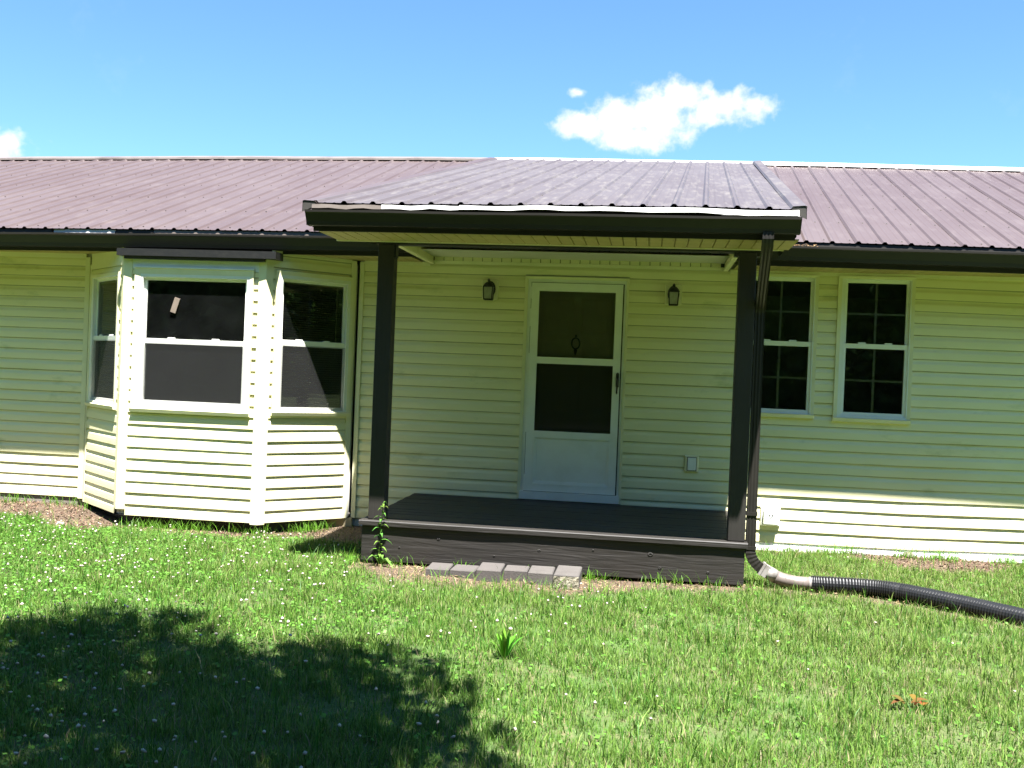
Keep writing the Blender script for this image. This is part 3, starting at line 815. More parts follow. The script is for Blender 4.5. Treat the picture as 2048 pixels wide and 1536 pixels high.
# return walls either side of the porch recess
for xx, d in ((-1.012, 1), (1.972, -1)):
    f = MB().box(min(xx, xx + d * .03), max(xx, xx + d * .03), -1.80, -.02, 2.640, 2.81); f.build('recess_side', 'soffit_vinyl', HOUSE)
    f = MB().box(min(xx - .004, xx + d * .042), max(xx + .004, xx + d * .042), -1.78, -.015, 2.622, 2.640); f.build('recess_trim', 'cream_trim', HOUSE)
f = MB().box(-1.06, 2.09, -1.915, -1.795, 2.575, 2.78); f.build('porch_beam', 'brown_paint', HOUSE)
DT = .265
for x0_, x1_ in ((-1.038, -.903), (1.927, 2.062)):
    f = MB().box(x0_, x1_, -1.910, -1.775, DT + .002, 2.575); p_ = f.build('porch_post', 'post_paint', HOUSE, bevel=.006)
    b_ = MB(); b_.box(x1_ - .002, x1_ + .012, -1.89, -1.80, 2.47, 2.575) if x0_ < 0 else b_.box(x0_ - .04, x1_ + .06, -1.90, -1.80, 2.545, 2.575)  # left block stands in for shade beside the post top; right is a bracket
    b_.build('post_bracket_shade', 'black_metal', p_)

# black cap over the bay
f = MB(); zt_, zb_ = 2.618, 2.548
f.box(-4.005, -2.365, -.80, -.60, zb_, zt_)
f.build('bay_cap', 'black_metal', HOUSE)
f = MB().box(-3.94, -2.49, -.775, -.70, 2.520, 2.548); f.build('bay_cap_trim', 'brown_paint', HOUSE)

# ------------------------------------------------------------------ deck
DECK = thing('porch_deck', (.5, -1.0, -.1), 'dark brown painted wooden porch deck below the white storm door', 'deck')
nb = 13; bw = 1.962 / nb
for k in range(nb):
    y1 = -.004 - k * bw; y0 = y1 - bw + .006
    o_ = random.uniform(-.0015, .0015)
    a, b = -1.088 + random.uniform(-.004, .004), 2.078 + random.uniform(-.004, .004)
    if k == nb - 1: y0 -= .012; a, b = -1.098, 2.082
    mb = MB()
    ns = 12 if k == nb - 1 else 4; rows = []
    for i in range(ns + 1):
        x = a + (b - a) * i / ns; w_ = random.uniform(-.003, .003) if k == nb - 1 else 0
        rows.append([(x, y0 + w_, DT - .040 + o_), (x, y0 + w_, DT - .006 + o_), (x, y0 + .006 + w_, DT + o_), (x, y1 - .004, DT + o_), (x, y1, DT - .004 + o_), (x, y1, DT - .040 + o_)])
    mb.strip(rows, True, True); mb.build('deck_board', 'deck_paint' if k < nb - 1 else 'brown_paint', DECK)
f = MB(); f.box(-1.076, 2.062, -1.945, -1.905, -.075, DT - .041); f.build('rim_board', 'brown_paint', DECK, bevel=.003)
f = MB(); f.box(-1.076, -1.036, -1.904, -.02, -.06, DT - .041); f.build('rim_board', 'brown_paint', DECK)
f = MB(); f.box(2.022, 2.062, -1.904, -.02, -.06, DT - .041); f.build('rim_board', 'brown_paint', DECK)
# knots standing proud on the front rim board
for (kx, kz, kr) in ((1.32, .125, .024), (1.40, .02, .016), (.42, .10, .014), (-.42, .14, .015), (.86, .13, .010), (1.78, .01, .013), (-.75, .05, .010), (.05, .03, .011)):
    mb = MB(); n = 9
    rows = [[(kx + kr * s * math.cos(2 * math.pi * j / n) * 1.1, -1.945 - d, kz + kr * s * .75 * math.sin(2 * math.pi * j / n)) for j in range(n)] for s, d in ((1.0, -.002), (.8, .003), (.5, .004), (.28, -.001))]
    mb.strip(rows, True, True); mb.build('wood_knot', 'brown_paint', DECK, True)

# ------------------------------------------------------------------ wall lanterns
def lantern(cx, cz, label):
    t = thing('wall_lantern', (cx, -.02, cz - .11), label, 'wall lamp', 'porch lanterns beside the storm door')
    m = MB(); w, h = .084, .104
    prof = []
    for sx, sz in ((1, 1), (-1, 1), (-1, -1), (1, -1)):
        for k in range(4):
            a = {(1, 1): 0, (-1, 1): 90, (-1, -1): 180, (1, -1): 270}[(sx, sz)] + k * 30
            prof.append((cx + sx * (w - .02) + .02 * math.cos(R(a)), cz + sz * (h - .02) + .02 * math.sin(R(a))))
    m.strip([[(x, .0, z) for x, z in prof], [(x, -.026, z) for x, z in prof], [(cx + (x - cx) * .93, -.032, cz + (z - cz) * .94) for x, z in prof]], True, True)
    m.build('mounting_block', 'cream_trim', t)
    m = MB(); n = 16
    m.strip([[(cx + .058 * s * math.cos(2 * math.pi * j / n), -.032 - d, cz + .005 + .082 * s * math.sin(2 * math.pi * j / n)) for j in range(n)] for s, d in ((1, 0), (1, .008), (.8, .016), (.45, .020))], True, True)
    m.build('backplate', 'black_metal', t)
    by = -.125
    m = MB(); m.tube([(cx, -.045, cz + .02), (cx, -.075, cz + .045), (cx, -.10, cz + .055), (cx, by, cz + .05)], .009, 8); m.build('arm', 'black_metal', t)
    m = MB(); m.lathe((cx, by, cz - .002), [(.050, .020), (.058, .024), (.056, .032), (.046, .050), (.030, .064), (.014, .070), (.010, .078), (.016, .086), (.010, .096), (.004, .104)], 8); m.build('cap', 'black_metal', t)
    top, bot, zt, zb = .047, .040, cz + .022, cz - .108
    m = MB()
    cs = [(-1, -1), (1, -1), (1, 1), (-1, 1)]
    for sx, sy in cs:
        m.tube([(cx + sx * top, by + sy * top, zt), (cx + sx * bot, by + sy * bot, zb)], .0055, 5)
    for rr, z in ((bot, zb), (top, zt - .002)):
        for i in range(4):
            a, b = cs[i], cs[(i + 1) % 4]
            m.tube([(cx + a[0] * rr, by + a[1] * rr, z), (cx + b[0] * rr, by + b[1] * rr, z)], .006, 5)
    m.build('cage', 'black_metal', t)
    m = MB(); a, b = top - .004, bot - .004
    m.hexa([(cx + sx * b, by + sy * b, zb + .003) for sx, sy in cs], [(cx + sx * a, by + sy * a, zt) for sx, sy in cs]); m.build('lamp_glass', 'frosted_glass', t)


lantern(-.383, 2.377, 'small black lantern on the wall between porch post and storm door hinge side')
lantern(1.457, 2.378, 'small black lantern on the wall on the handle side of the storm door')

# electrical boxes
t = thing('switch_box', (1.70, 0, .63), 'small white covered box on the siding beside the storm door', 'electrical box')
m = MB(); m.hexa([(1.636, .0, .628), (1.772, .0, .628), (1.764, -.026, .636), (1.644, -.026, .636)], [(1.636, .0, .794), (1.772, .0, .794), (1.764, -.026, .786), (1.644, -.026, .786)]); m.build('mounting_block', 'cream_trim', t)
m = MB().box(1.664, 1.744, -.040, -.026, .648, .774); m.build('cover', 'white_paint', t, bevel=.004)
m = MB().box(1.658, 1.750, -.028, -.0262, .642, .780); m.build('gasket', 'dark_slot', t)
t = thing('power_outlet', (2.48, 0, .13), 'white outdoor power outlet box low on the wall beside the downspout', 'power outlet')
m = MB(); m.hexa([(2.385, .0, .140), (2.580, .0, .140), (2.570, -.028, .148), (2.395, -.028, .148)], [(2.385, .0, .330), (2.580, .0, .330), (2.570, -.028, .322), (2.395, -.028, .322)]); m.build('mounting_block', 'white_vinyl', t, bevel=.006)
m = MB().box(2.414, 2.556, -.070, -.028, .160, .312); m.build('cover', 'white_vinyl', t, bevel=.008)
m = MB()
for dx, dz in ((-.014, .012), (.014, .012), (0, -.010)): m.box(2.485 + dx - .005, 2.485 + dx + .005, -.0735, -.0690, .244 + dz - .006, .244 + dz + .006)
m.build('socket', 'dark_slot', t)

# ------------------------------------------------------------------ downspout, adapter, corrugated drain
def rect_tube(mb, pts, w, d, rib=0.0, cap=True):
    """rectangular corrugated pipe; w along x-ish, d across"""
    prof = []
    for k in range(7): prof.append((-w / 2 + w * k / 6, -d / 2 + (.004 if k % 2 else 0)))
    for k in range(1, 4): prof.append((w / 2 - (.003 if k % 2 else 0), -d / 2 + d * k / 3))
    for k in range(1, 7): prof.append((w / 2 - w * k / 6, d / 2))
    for k in range(1, 3): prof.append((-w / 2, d / 2 - d * k / 3))
    rows = []
    for k, p in enumerate(pts):
        p = Vector(p); a = Vector(pts[max(k - 1, 0)]); b = Vector(pts[min(k + 1, len(pts) - 1)]); tt = (b - a).normalized()
        ex = Vector((1, 0, 0)) if abs(tt.x) < .6 else Vector((0, 0, 1))
        ex = (ex - tt * ex.dot(tt)).normalized(); ey = tt.cross(ex)
        if ey.y < 0 and abs(ey.y) > .3: ey = -ey
        s = 1 + (rib if k % 2 else 0)
        rows.append([p + ex * a_ * s + ey * b_ * s for a_, b_ in prof])
    mb.strip(rows, True, cap)


t = thing('downspout', (2.11, -1.85, -.1), 'brown corrugated metal downspout running down beside the porch post', 'downspout')
dy = -1.850
m = MB(); rect_tube(m, [(2.066, -2.585, 2.640), (2.066, -2.585, 2.59), (2.067, -2.578, 2.572), (2.068, -2.560, 2.552), (2.069, -2.540, 2.534), (2.070, -2.515, 2.516), (2.071, -2.49, 2.499)], .078, .058, .04); m.build('elbow', 'brown_metal', t)
m = MB(); rect_tube(m, [(2.071, -2.49, 2.499), (2.090, -2.17, 2.32), (2.108, -1.90, 2.165)], .076, .056); m.build('slanted_pipe', 'brown_metal', t)
m = MB(); rect_tube(m, [(2.108, -1.90, 2.165), (2.109, -1.875, 2.150), (2.110, dy - .01, 2.13), (2.110, dy, 2.10), (2.110, dy, 2.06)], .078, .058, .04); m.build('elbow', 'brown_metal', t)
m = MB(); rect_tube(m, [(2.110, dy, 2.06), (2.110, dy, 1.4), (2.111, dy, .8), (2.112, dy, .19)], .076, .056); m.build('vertical_pipe', 'brown_metal', t)
m = MB()
el = [(2.112, dy, .19)]
for k in range(1, 12):
    a = R(k * 5.6); el.append((2.112 + .155 * (1 - math.cos(a)) + .02 * k / 12, dy, .19 - .155 * math.sin(a)))
prof_el = []
for k, p in enumerate(el):
    a = R(k * 5.6) if k else 0
    tt = Vector((math.sin(a), 0, -math.cos(a))); ex = Vector((math.cos(a), 0, math.sin(a)))
    s = 1.06 if k % 2 else .97
    prof_el.append([Vector(p) + ex * x_ * s + Vector((0, y_ * s, 0)) for x_, y_ in ((-.040, -.029), (0, -.031), (.040, -.029), (.040, .029), (0, .031), (-.040, .029))])
m.strip(prof_el, True, True); m.build('elbow', 'brown_metal', t)
for zz in (.49, .215):
    m = MB().box(2.068, 2.154, dy - .034, dy + .034, zz - .014, zz + .014); m.build('strap', 'brown_metal', t)

t = thing('drain_pipe', (2.7, -1.9, -.1), 'black corrugated drain pipe with tan adapter lying on the grass', 'drain pipe')
e = Vector(el[-1]); dirn = Vector((math.sin(R(61)), 0, -math.cos(R(61)))); exn = Vector((math.cos(R(61)), 0, math.sin(R(61))))
m = MB()
c0 = e - dirn * .012
m.strip([[c0 + dirn * s + exn * x_ * k_ + Vector((0, y_ * k_, 0)) for x_, y_ in ((-.050, -.040), (.050, -.040), (.050, .040), (-.050, .040))] for s, k_ in ((0, 1.06), (.018, 1.06), (.019, .97), (.062, .97))], True, True)
m.build('square_coupling', 'pale_plastic', t)
a0 = c0 + dirn * .058
m = MB(); pth = [a0, a0 + dirn * .03, a0 + dirn * .075]
m.tube(pth, [.050, .054, .054], 18); m.build('adapter', 'pale_plastic', t, True)
p1 = a0 + dirn * .075
pts = [p1, p1 + Vector((.045, -.001, -.016)), p1 + Vector((.095, -.002, -.026)), p1 + Vector((.16, -.003, -.033)), p1 + Vector((.215, -.004, -.035)), p1 + Vector((.262, -.004, -.036))]
m = MB(); m.tube(pts, [.053, .052, .051, .049, .049, .049], 18); m.build('bend', 'tan_plastic', t, True)
pe = pts[-1]
m = MB(); m.tube([pe - Vector((.004, 0, 0)), pe + Vector((.022, -.002, -.001))], [.0535, .0535], 18); m.build('collar', 'pale_plastic', t, True)
ctrl = [pe + Vector((.016, -.002, -.001)), Vector((3.00, -1.870, -.036)), Vector((3.25, -1.965, -.035)), Vector((3.62, -2.27, -.039)), Vector((3.96, -2.60, -.044)), Vector((4.40, -2.98, -.055)), Vector((5.1, -3.4, -.06))]
seg = []
for i in range(len(ctrl) - 1):
    q0, q1, q2, q3 = ctrl[max(i - 1, 0)], ctrl[i], ctrl[i + 1], ctrl[min(i + 2, len(ctrl) - 1)]
    L_ = (q2 - q1).length; n = int(L_ / .0072)
    for k in range(n):
        u = k / n
        seg.append(.5 * ((2 * q1) + (q2 - q0) * u + (2 * q0 - 5 * q1 + 4 * q2 - q3) * u * u + (3 * q1 - q0 - 3 * q2 + q3) * u ** 3))
m = MB(); m.tube(seg, [.0670 if k % 3 else .0585 for k in range(len(seg))], 18); m.build('corrugated_pipe', 'black_plastic', t)

# ------------------------------------------------------------------ pavers in front of the deck
pv = [(-.455, -.268, -2.26, -2.00, -.030, 'paver_red', 'grey-brown paver at the weed end of the row by the deck', 3),
      (-.258, -.055, -2.235, -2.005, -.032, 'paver_red', 'second paver from the weed end, sunk low in the row', 2),
      (-.038, .158, -2.300, -1.985, -.004, 'paver_red', 'third paver from the weed end, raised in front of the deck', 3),
      (.166, .358, -2.200, -1.990, -.012, 'paver_red', 'fourth paver from the weed end of the row by the deck', 1),
      (.368, .566, -2.270, -1.985, -.004, 'paver_grey', 'fifth paver, between the pale broken one and the rest', 1),
      (.582, .782, -2.370, -1.985, .012, 'paver_grey', 'tallest paver with rough pale broken front, at the end of the row', 0)]
for (a, b, y0, y1, zt, m_, lb, rz) in pv:
    cx, cy = (a + b) / 2, (y0 + y1) / 2
    hx, hy = (b - a) / 2 - .002, (y1 - y0) / 2
    z0_ = float(ground_z(cx, cy)) - .02
    t = thing('paver', (cx, cy, z0_), lb, 'paver', 'row of pavers at the foot of the deck')
    mb = MB(); ch = .008; zt -= .012
    ring_ = lambda s, z: [(cx - hx + s, cy - hy + s, z), (cx + hx - s, cy - hy + s, z), (cx + hx - s, cy + hy - s, z), (cx - hx + s, cy + hy - s, z)]
    mb.strip([ring_(0, z0_), ring_(0, zt - ch), ring_(ch, zt)], True, True)
    mb.build('block', m_, t); t.rotation_euler.z = R([0, 1.2, -1.5, 2.0][rz])
    if rz == 0:
        mb = MB(); rows = []
        for i in range(5):
            rows.append([(cx - hx + 2 * hx * j / 8, cy - hy - .004 - random.uniform(0, .012), z0_ + (zt - .012 - z0_) * i / 4 + random.uniform(-.004, .004)) for j in range(9)])
        mb.strip(rows); fb = mb.build('broken_face', 'paver_broken', t); fb['label'] = 'rough pale broken front face'

# small masonry bits along the wall
def lump(name, c, s, m, label, cat, group=None):
    mb = MB(); n = 7; rows = []
    for r_, z in ((.85, 0), (1.0, .35), (.95, .75), (.7, 1.0)):
        rows.append([(c[0] + s[0] * r_ * math.cos(2 * math.pi * j / n) * random.uniform(.85, 1.12), c[1] + s[1] * r_ * math.sin(2 * math.pi * j / n) * random.uniform(.85, 1.12), c[2] + s[2] * z) for j in range(n)])
    mb.strip(rows, True, True); o = mb.build(name, m)
    return tag(o, label, cat, group)
lump('stone', (3.78, -.06, float(ground_z(3.78, -.06)) - .01), (.055, .035, .06), 'paver_broken', 'pale yellowish stone tucked under the siding beyond the outlet', 'stone')
m = MB().box(2.16, 2.86, -.030, .028, -.16, -.098).build('concrete_block', 'concrete'); tag(m, 'weathered concrete ledge block below the power outlet', 'block')
m = MB(); m.box(-4.47, -4.39, -.93, -.905, float(ground_z(-4.4, -.9)) + .0, float(ground_z(-4.4, -.9)) + .018); m = m.build('paper_scrap', 'white_paint'); tag(m, 'white scrap lying on the mulch before the bay', 'litter')

# tan block on the centre bay window
t = MB(); pl = BAYF; c = (.525, 2.075)
a = R(17); d1 = (math.sin(a), math.cos(a)); d2 = (math.cos(a), -math.sin(a))
def bp(s1, s2, o): return pl.P(c[0] + d1[0] * s1 + d2[0] * s2, c[1] + d1[1] * s1 + d2[1] * s2, o)
t.hexa([bp(-.075, -.028, -.036), bp(-.075, .028, -.036), bp(.075, .028, -.036), bp(.075, -.028, -.036)], [bp(-.075, -.028, -.020), bp(-.075, .028, -.020), bp(.075, .028, -.020), bp(.075, -.028, -.020)])
tag(t.build('foam_block', 'cardboard'), 'small tan block stuck tilted on the centre bay window pane', 'block')

# ------------------------------------------------------------------ blinds inside the side windows of the bay
def blind(pl, a, b, z0, z1, label):
    p = pl.P(a, z0, -.085)
    t = thing('window_blind', p, label, 'blind', 'mini blinds in the bay side windows')
    m = MB(); n = int((z1 - z0) / .0225)
    for k in range(n):
        z = z0 + k * .0225
        m.quad(pl.P(a, z - .008, -.060), pl.P(b, z - .008, -.060), pl.P(b, z + .003, -.080), pl.P(a, z + .003, -.080))
    s = m.build('slats', 'blind_vinyl', t); s['kind'] = 'stuff'
    m = MB(); pbox(m, pl, a, b, z1, z1 + .03, -.085, -.060); m.build('head_rail', 'blind_vinyl', t)
    m = MB(); pbox(m, pl, b - .09, b - .082, z0 + .5, z1, -.0585, -.0565); m.build('wand', 'blind_vinyl', t)
blind(BAYR, .19, .89, 1.13, 2.34, 'mini blind behind the bay window nearest the porch post')
blind(BAYL, .16, .88, 1.13, 2.31, 'mini blind behind the narrow bay window on the far side from the porch')

# ------------------------------------------------------------------ trees that shade and reflect (behind the camera)
def leaf_cloud(centers, radii, n, size, pal, flat=.5):
    """n leaf quads gathered in puffs"""
    centers = np.array(centers, float); radii = np.array(radii, float)
    w = radii[:, 0] * radii[:, 1]; k = rng.choice(len(centers), n, p=w / w.sum())
    d = rng.normal(size=(n, 3)); d /= np.linalg.norm(d, axis=1)[:, None]
    p = centers[k] + d * radii[k] * (rng.random(n) ** .45)[:, None]
    nrm = rng.normal(size=(n, 3)); nrm[:, 2] = np.abs(nrm[:, 2]) + flat; nrm /= np.linalg.norm(nrm, axis=1)[:, None]
    t1 = np.cross(nrm, rng.normal(size=(n, 3))); t1 /= np.linalg.norm(t1, axis=1)[:, None]; t2 = np.cross(nrm, t1)
    s = (size * (.6 + .8 * rng.random(n)))[:, None]
    v = np.stack([p - t1 * s * .5, p + t2 * s * .32, p + t1 * s * .5, p - t2 * s * .32], 1).reshape(-1, 3)
    c = np.array(pal)[rng.integers(0, len(pal), n)] * (.75 + .5 * rng.random(n))[:, None]
    c = np.repeat(np.concatenate([c, np.ones((n, 1))], 1), 4, 0)
    return v, np.arange(n * 4).reshape(-1, 4), c


LP = [(.06, .13, .03), (.08, .17, .035), (.05, .115, .025), (.11, .20, .045)]
SC = np.array([-1.62, -6.88, -.12]); hc = 6.3
cc = SC + np.array([SUN_DIR.x, SUN_DIR.y, SUN_DIR.z]) / SUN_DIR.z * hc
TREE = thing('shade_tree', (-2.6, -12.4, -.15), 'broad leafy shade tree whose shadow falls across the lawn', 'tree')
cen, rad = [], []
for k in range(26):
    a = k * 2.39996; r_ = 2.35 * math.sqrt((k + .5) / 26)
    cen.append((cc[0] + math.cos(a) * r_, cc[1] + math.sin(a) * r_ * .95, cc[2] + rng.uniform(-.8, 1.2))); s_ = rng.uniform(.72, .95); rad.append((s_, s_, s_ * .7))
for k in range(80):      # unseen extra crown behind the photographer, added to darken the shaded wall
    cen.append((rng.uniform(-9.5, 8.0), rng.uniform(-18.5, -12.2), rng.uniform(5.2, 10.5))); s_ = rng.uniform(.8, 1.5); rad.append((s_, s_, s_ * .75))
v2, qd2, c2 = leaf_cloud(cen[26:], rad[26:], 24000, .19, LP)
v, qd, c_ = leaf_cloud(cen[:26], rad[:26], 29000, .13, LP)
qd = np.concatenate([qd, qd2 + len(v)]); v = np.concatenate([v, v2]); c_ = np.concatenate([c_, c2])
ob = fast_mesh('crown', v - np.array(ORG['shade_tree']), quads=qd, colors=c_, m='leaves'); ob.parent = TREE
m = MB(); m.tube([(-2.6, -12.4, -.2), (-2.55, -12.3, .8), (-2.4, -12.0, 2.4), (-1.9, -11.2, 4.2), (cc[0] - .3, cc[1] - .6, cc[2] - .6), (cc[0], cc[1], cc[2] + .8)], [.34, .27, .23, .18, .11, .04], 10)
for k in range(7):
    q_ = cen[k * 3]; m.tube([(-1.9, -11.2, 4.2), ((-1.9 + q_[0]) / 2, (-11.2 + q_[1]) / 2, (4.0 + q_[2]) / 2 + .2), q_], [.10, .06, .02], 6)
m.build('trunk', 'bark', TREE, True)
# far wood across the road, seen only as reflections
cen, rad = [], []
for k in range(60):
    x_ = -66 + k * 2.2 + rng.uniform(-1.5, 1.5); y_ = -29 - rng.uniform(0, 8) + .006 * x_ * x_; h_ = rng.uniform(13, 19)
    for j in range(8): cen.append((x_ + rng.uniform(-1.8, 1.8), y_ + rng.uniform(-1, 1), h_ * (.07 + .12 * j))); rr = rng.uniform(1.7, 2.9); rad.append((rr, rr, rr))
v, qd, c_ = leaf_cloud(cen, rad, 120000, .55, LP)
cen = [(-64 + k * 3.2, -40 + .006 * (-64 + k * 3.2) ** 2, 7.5) for k in range(41)]; rad = [(3.2, 2.0, 8.0)] * 41
cen += [(x_ + d_, y_ - 2.5, 1.6 + 2.4 * j) for (x_, y_, _) in cen for d_ in (-1.0, 1.0) for j in range(3)]; rad += [(2.6, 1.6, 2.4)] * 246
v2, qd2, c2 = leaf_cloud(cen, rad, 130000, .95, [(.02, .045, .010), (.028, .06, .012)])
qd = np.concatenate([qd, qd2 + len(v)]); v = np.concatenate([v, v2]); c_ = np.concatenate([c_, c2])
wood = fast_mesh('woods', v, quads=qd, colors=c_, m='leaves'); tag(wood, 'line of leafy woods across the road from the house', 'woods', kind='stuff')

# ------------------------------------------------------------------ lawn
def noise2(x, y, s, seed):
    r = np.random.default_rng(seed); out = 0; amp = 1; tot = 0
    for o in range(4):
        for j in range(3):
            a = r.random() * 6.283; f_ = s * 2 ** o * (.7 + .6 * r.random()); ph = r.random() * 6.283
            out = out + amp * np.sin((x * math.cos(a) + y * math.sin(a)) * f_ * 6.283 + ph + 1.3 * np.sin((y * math.cos(a) - x * math.sin(a)) * f_ * 4 + ph)); tot += amp
        amp *= .55
    return out / tot * 1.6


def house_line(x):
    return np.interp(x, [-12, -4.75, -3.95, -2.485, -1.9, -1.15, -1.1, 2.07, 2.1, 9], [0, 0, -.72, -.72, -.15, -.15, -1.94, -1.94, 0, 0])


def bareness(x, y):
    d = house_line(x) - y
    n = noise2(x, y, .55, 3) * .5 + noise2(x, y, 1.7, 4) * .35
    wd = np.interp(x, [-12, -5.5, -4.3, -3.6, -2.2, -1.4, -1.0, -.6, .9, 1.4, 2.0, 2.3, 3.1, 3.6, 4.3, 4.8, 9], [.95, .95, .80, .34, .55, .95, .35, .66, .64, .30, .22, .22, .16, .62, .70, .20, .2])
    b = 1 - np.clip((d - wd * (1 + .45 * n)) / .22 + .5, 0, 1)
    # straw lane on the near side of the drain pipe
    pt = np.array([(2.2, -1.95), (2.75, -1.98), (3.25, -2.10), (3.62, -2.40), (3.96, -2.73), (4.4, -3.1), (5.1, -3.5)])
    dd = np.full(np.shape(x), 9.)
    for (ax, ay), (bx, by) in zip(pt[:-1], pt[1:]):
        t_ = np.clip(((x - ax) * (bx - ax) + (y - ay) * (by - ay)) / ((bx - ax) ** 2 + (by - ay) ** 2), 0, 1)
        dd = np.minimum(dd, np.hypot(x - ax - t_ * (bx - ax), y - ay - t_ * (by - ay)))
    b = np.maximum(b, .8 * (1 - np.clip((dd - .07) / .10, 0, 1)))
    b = np.maximum(b, np.where((np.abs(x + 2.2) < .55) & (d > .2) & (d < .75), np.clip(noise2(x, y, .8, 8) + .35, 0, .9), 0))
    return np.clip(b, 0, 1)


def in_view(x, y, margin=1.0):
    dx, dy_ = x - CAM.x, y - CAM.y
    dep = dx * fw.x + dy_ * fw.y; lat = dx * r0.x + dy_ * r0.y
    return (dep > 3.3) & (np.abs(lat) < dep * .535 + margin * .7)


def outside_house(x, y):
    return y < house_line(x) - .015


def scatter(n, keep=None, y_lo=-6.9, y_hi=.05):
    x = rng.uniform(-7.5, 7.0, n); y = rng.uniform(y_lo, y_hi, n)
    k = in_view(x, y) & outside_house(x, y)
    x, y = x[k], y[k]
    return x, y


def blades(x, y, h, w, lean, colr, taper_dark=.55):
    n = len(x); z = ground_z(x, y) - .004
    az = rng.random(n) * 6.283; la = az + rng.normal(size=n) * .5
    wx, wy = np.cos(az + 1.57) * w / 2, np.sin(az + 1.57) * w / 2
    lx, ly = np.cos(la) * h * lean, np.sin(la) * h * lean
    hz = h * np.sqrt(np.clip(1 - lean ** 2 * .6, .15, 1))
    b0 = np.stack([x - wx, y - wy, z], 1); b1 = np.stack([x + wx, y + wy, z], 1)
    m0 = np.stack([x + lx * .35 - wx * .8, y + ly * .35 - wy * .8, z + hz * .6], 1); m1 = np.stack([x + lx * .35 + wx * .8, y + ly * .35 + wy * .8, z + hz * .6], 1)
    tp = np.stack([x + lx, y + ly, z + hz], 1)
    v = np.stack([b0, b1, m0, m1, tp], 1).reshape(-1, 3)
    i = np.arange(n)[:, None] * 5
    qd = np.concatenate([i, i + 1, i + 3, i + 2], 1); tr = np.concatenate([i + 2, i + 3, i + 4], 1)
    c = np.repeat(np.concatenate([colr, np.ones((n, 1))], 1)[:, None, :], 5, 1)
    return v, qd, tr, c.reshape(-1, 4)


N = 1050000
x, y = scatter(N)
bare = bareness(x, y)
pat = noise2(x, y, .22, 21); fine = noise2(x, y, 1.1, 22); ftuft = noise2(x, y, 3.2, 23)
keep = rng.random(len(x)) < np.clip((1 - bare) * (.62 + .30 * fine + .22 * ftuft), .015, 1)
x, y, pat, fine, ftuft = x[keep], y[keep], pat[keep], fine[keep], ftuft[keep]
n = len(x)
h = (.036 + .038 * rng.random(n) ** 1.5) * (1 + .28 * fine + .35 * ftuft + .12 * pat)
tall = rng.random(n) < .018 + .03 * (ftuft > .25) + .015 * (fine > .3)
h = np.where(tall, h * rng.uniform(1.5, 2.6, n), h); h = np.clip(h, .018, .17)
wdt = rng.uniform(.0024, .0056, n) * np.where(tall, 1.25, 1)
lean = np.clip(rng.normal(.5, .25, n), .05, 1.0)
G = np.array([(.090, .195, .028), (.125, .235, .036), (.060, .160, .020), (.205, .295, .070), (.036, .105, .012)])
pr = np.array([.32, .26, .20, .14, .08])
ci = rng.choice(5, n, p=pr); c = G[ci]
warm = np.clip(.30 + .55 * np.clip((x - .2) / 2.5, -1, 1) * .4 + .35 * pat + .2 * fine, 0, 1)[:, None]
c = c * (1 - .45 * warm) + np.array([.225, .275, .075]) * .45 * warm
straw = rng.random(n) < .055 + .085 * np.clip(warm[:, 0], 0, 1)
c = np.where(straw[:, None], np.array([.34, .29, .16]) * rng.uniform(.5, 1.1, n)[:, None], c)
c = c * rng.uniform(.70, 1.28, n)[:, None]
c = np.where((tall & (rng.random(n) < .7))[:, None], np.array([.036, .120, .012]) * rng.uniform(.7, 1.3, n)[:, None], c)
# longer untrimmed blades against the house, the deck and round the pavers and pipe
ex = np.concatenate([rng.uniform(-4.0, -1.9, 1300), rng.uniform(2.1, 6.5, 4200), rng.uniform(-1.2, 2.2, 1500), rng.uniform(-.6, 1.0, 500), rng.uniform(-7, -4.6, 500)])
ey = np.concatenate([house_line(ex[:1300]) - .05 - rng.gamma(1.3, .06, 1300), -rng.gamma(1.5, .05, 4200) - .03, -1.965 - rng.gamma(1.2, .035, 1500), -2.40 - rng.gamma(1.2, .05, 500), -rng.gamma(1.5, .06, 500) - .03])
kk = rng.random(len(ex)) < np.clip(.25 + .9 * noise2(ex, ey, .9, 77), 0, 1)
ex, ey = ex[kk], ey[kk]; m_ = len(ex)
x = np.concatenate([x, ex]); y = np.concatenate([y, ey]); h = np.concatenate([h, rng.uniform(.06, .15, m_)]); wdt = np.concatenate([wdt, rng.uniform(.0035, .0065, m_)])
lean = np.concatenate([lean, rng.uniform(.3, .95, m_)]); c = np.concatenate([c, np.array([.10, .23, .02]) * rng.uniform(.6, 1.4, m_)[:, None]])
v, qd, tr, cc_ = blades(x, y, h, wdt, lean, c)
grass = fast_mesh('grass', v, loops_tri=tr, quads=qd, colors=cc_, m='grass_blades')
tag(grass, 'sunlit rough lawn grass in front of the house', 'grass', kind='stuff')

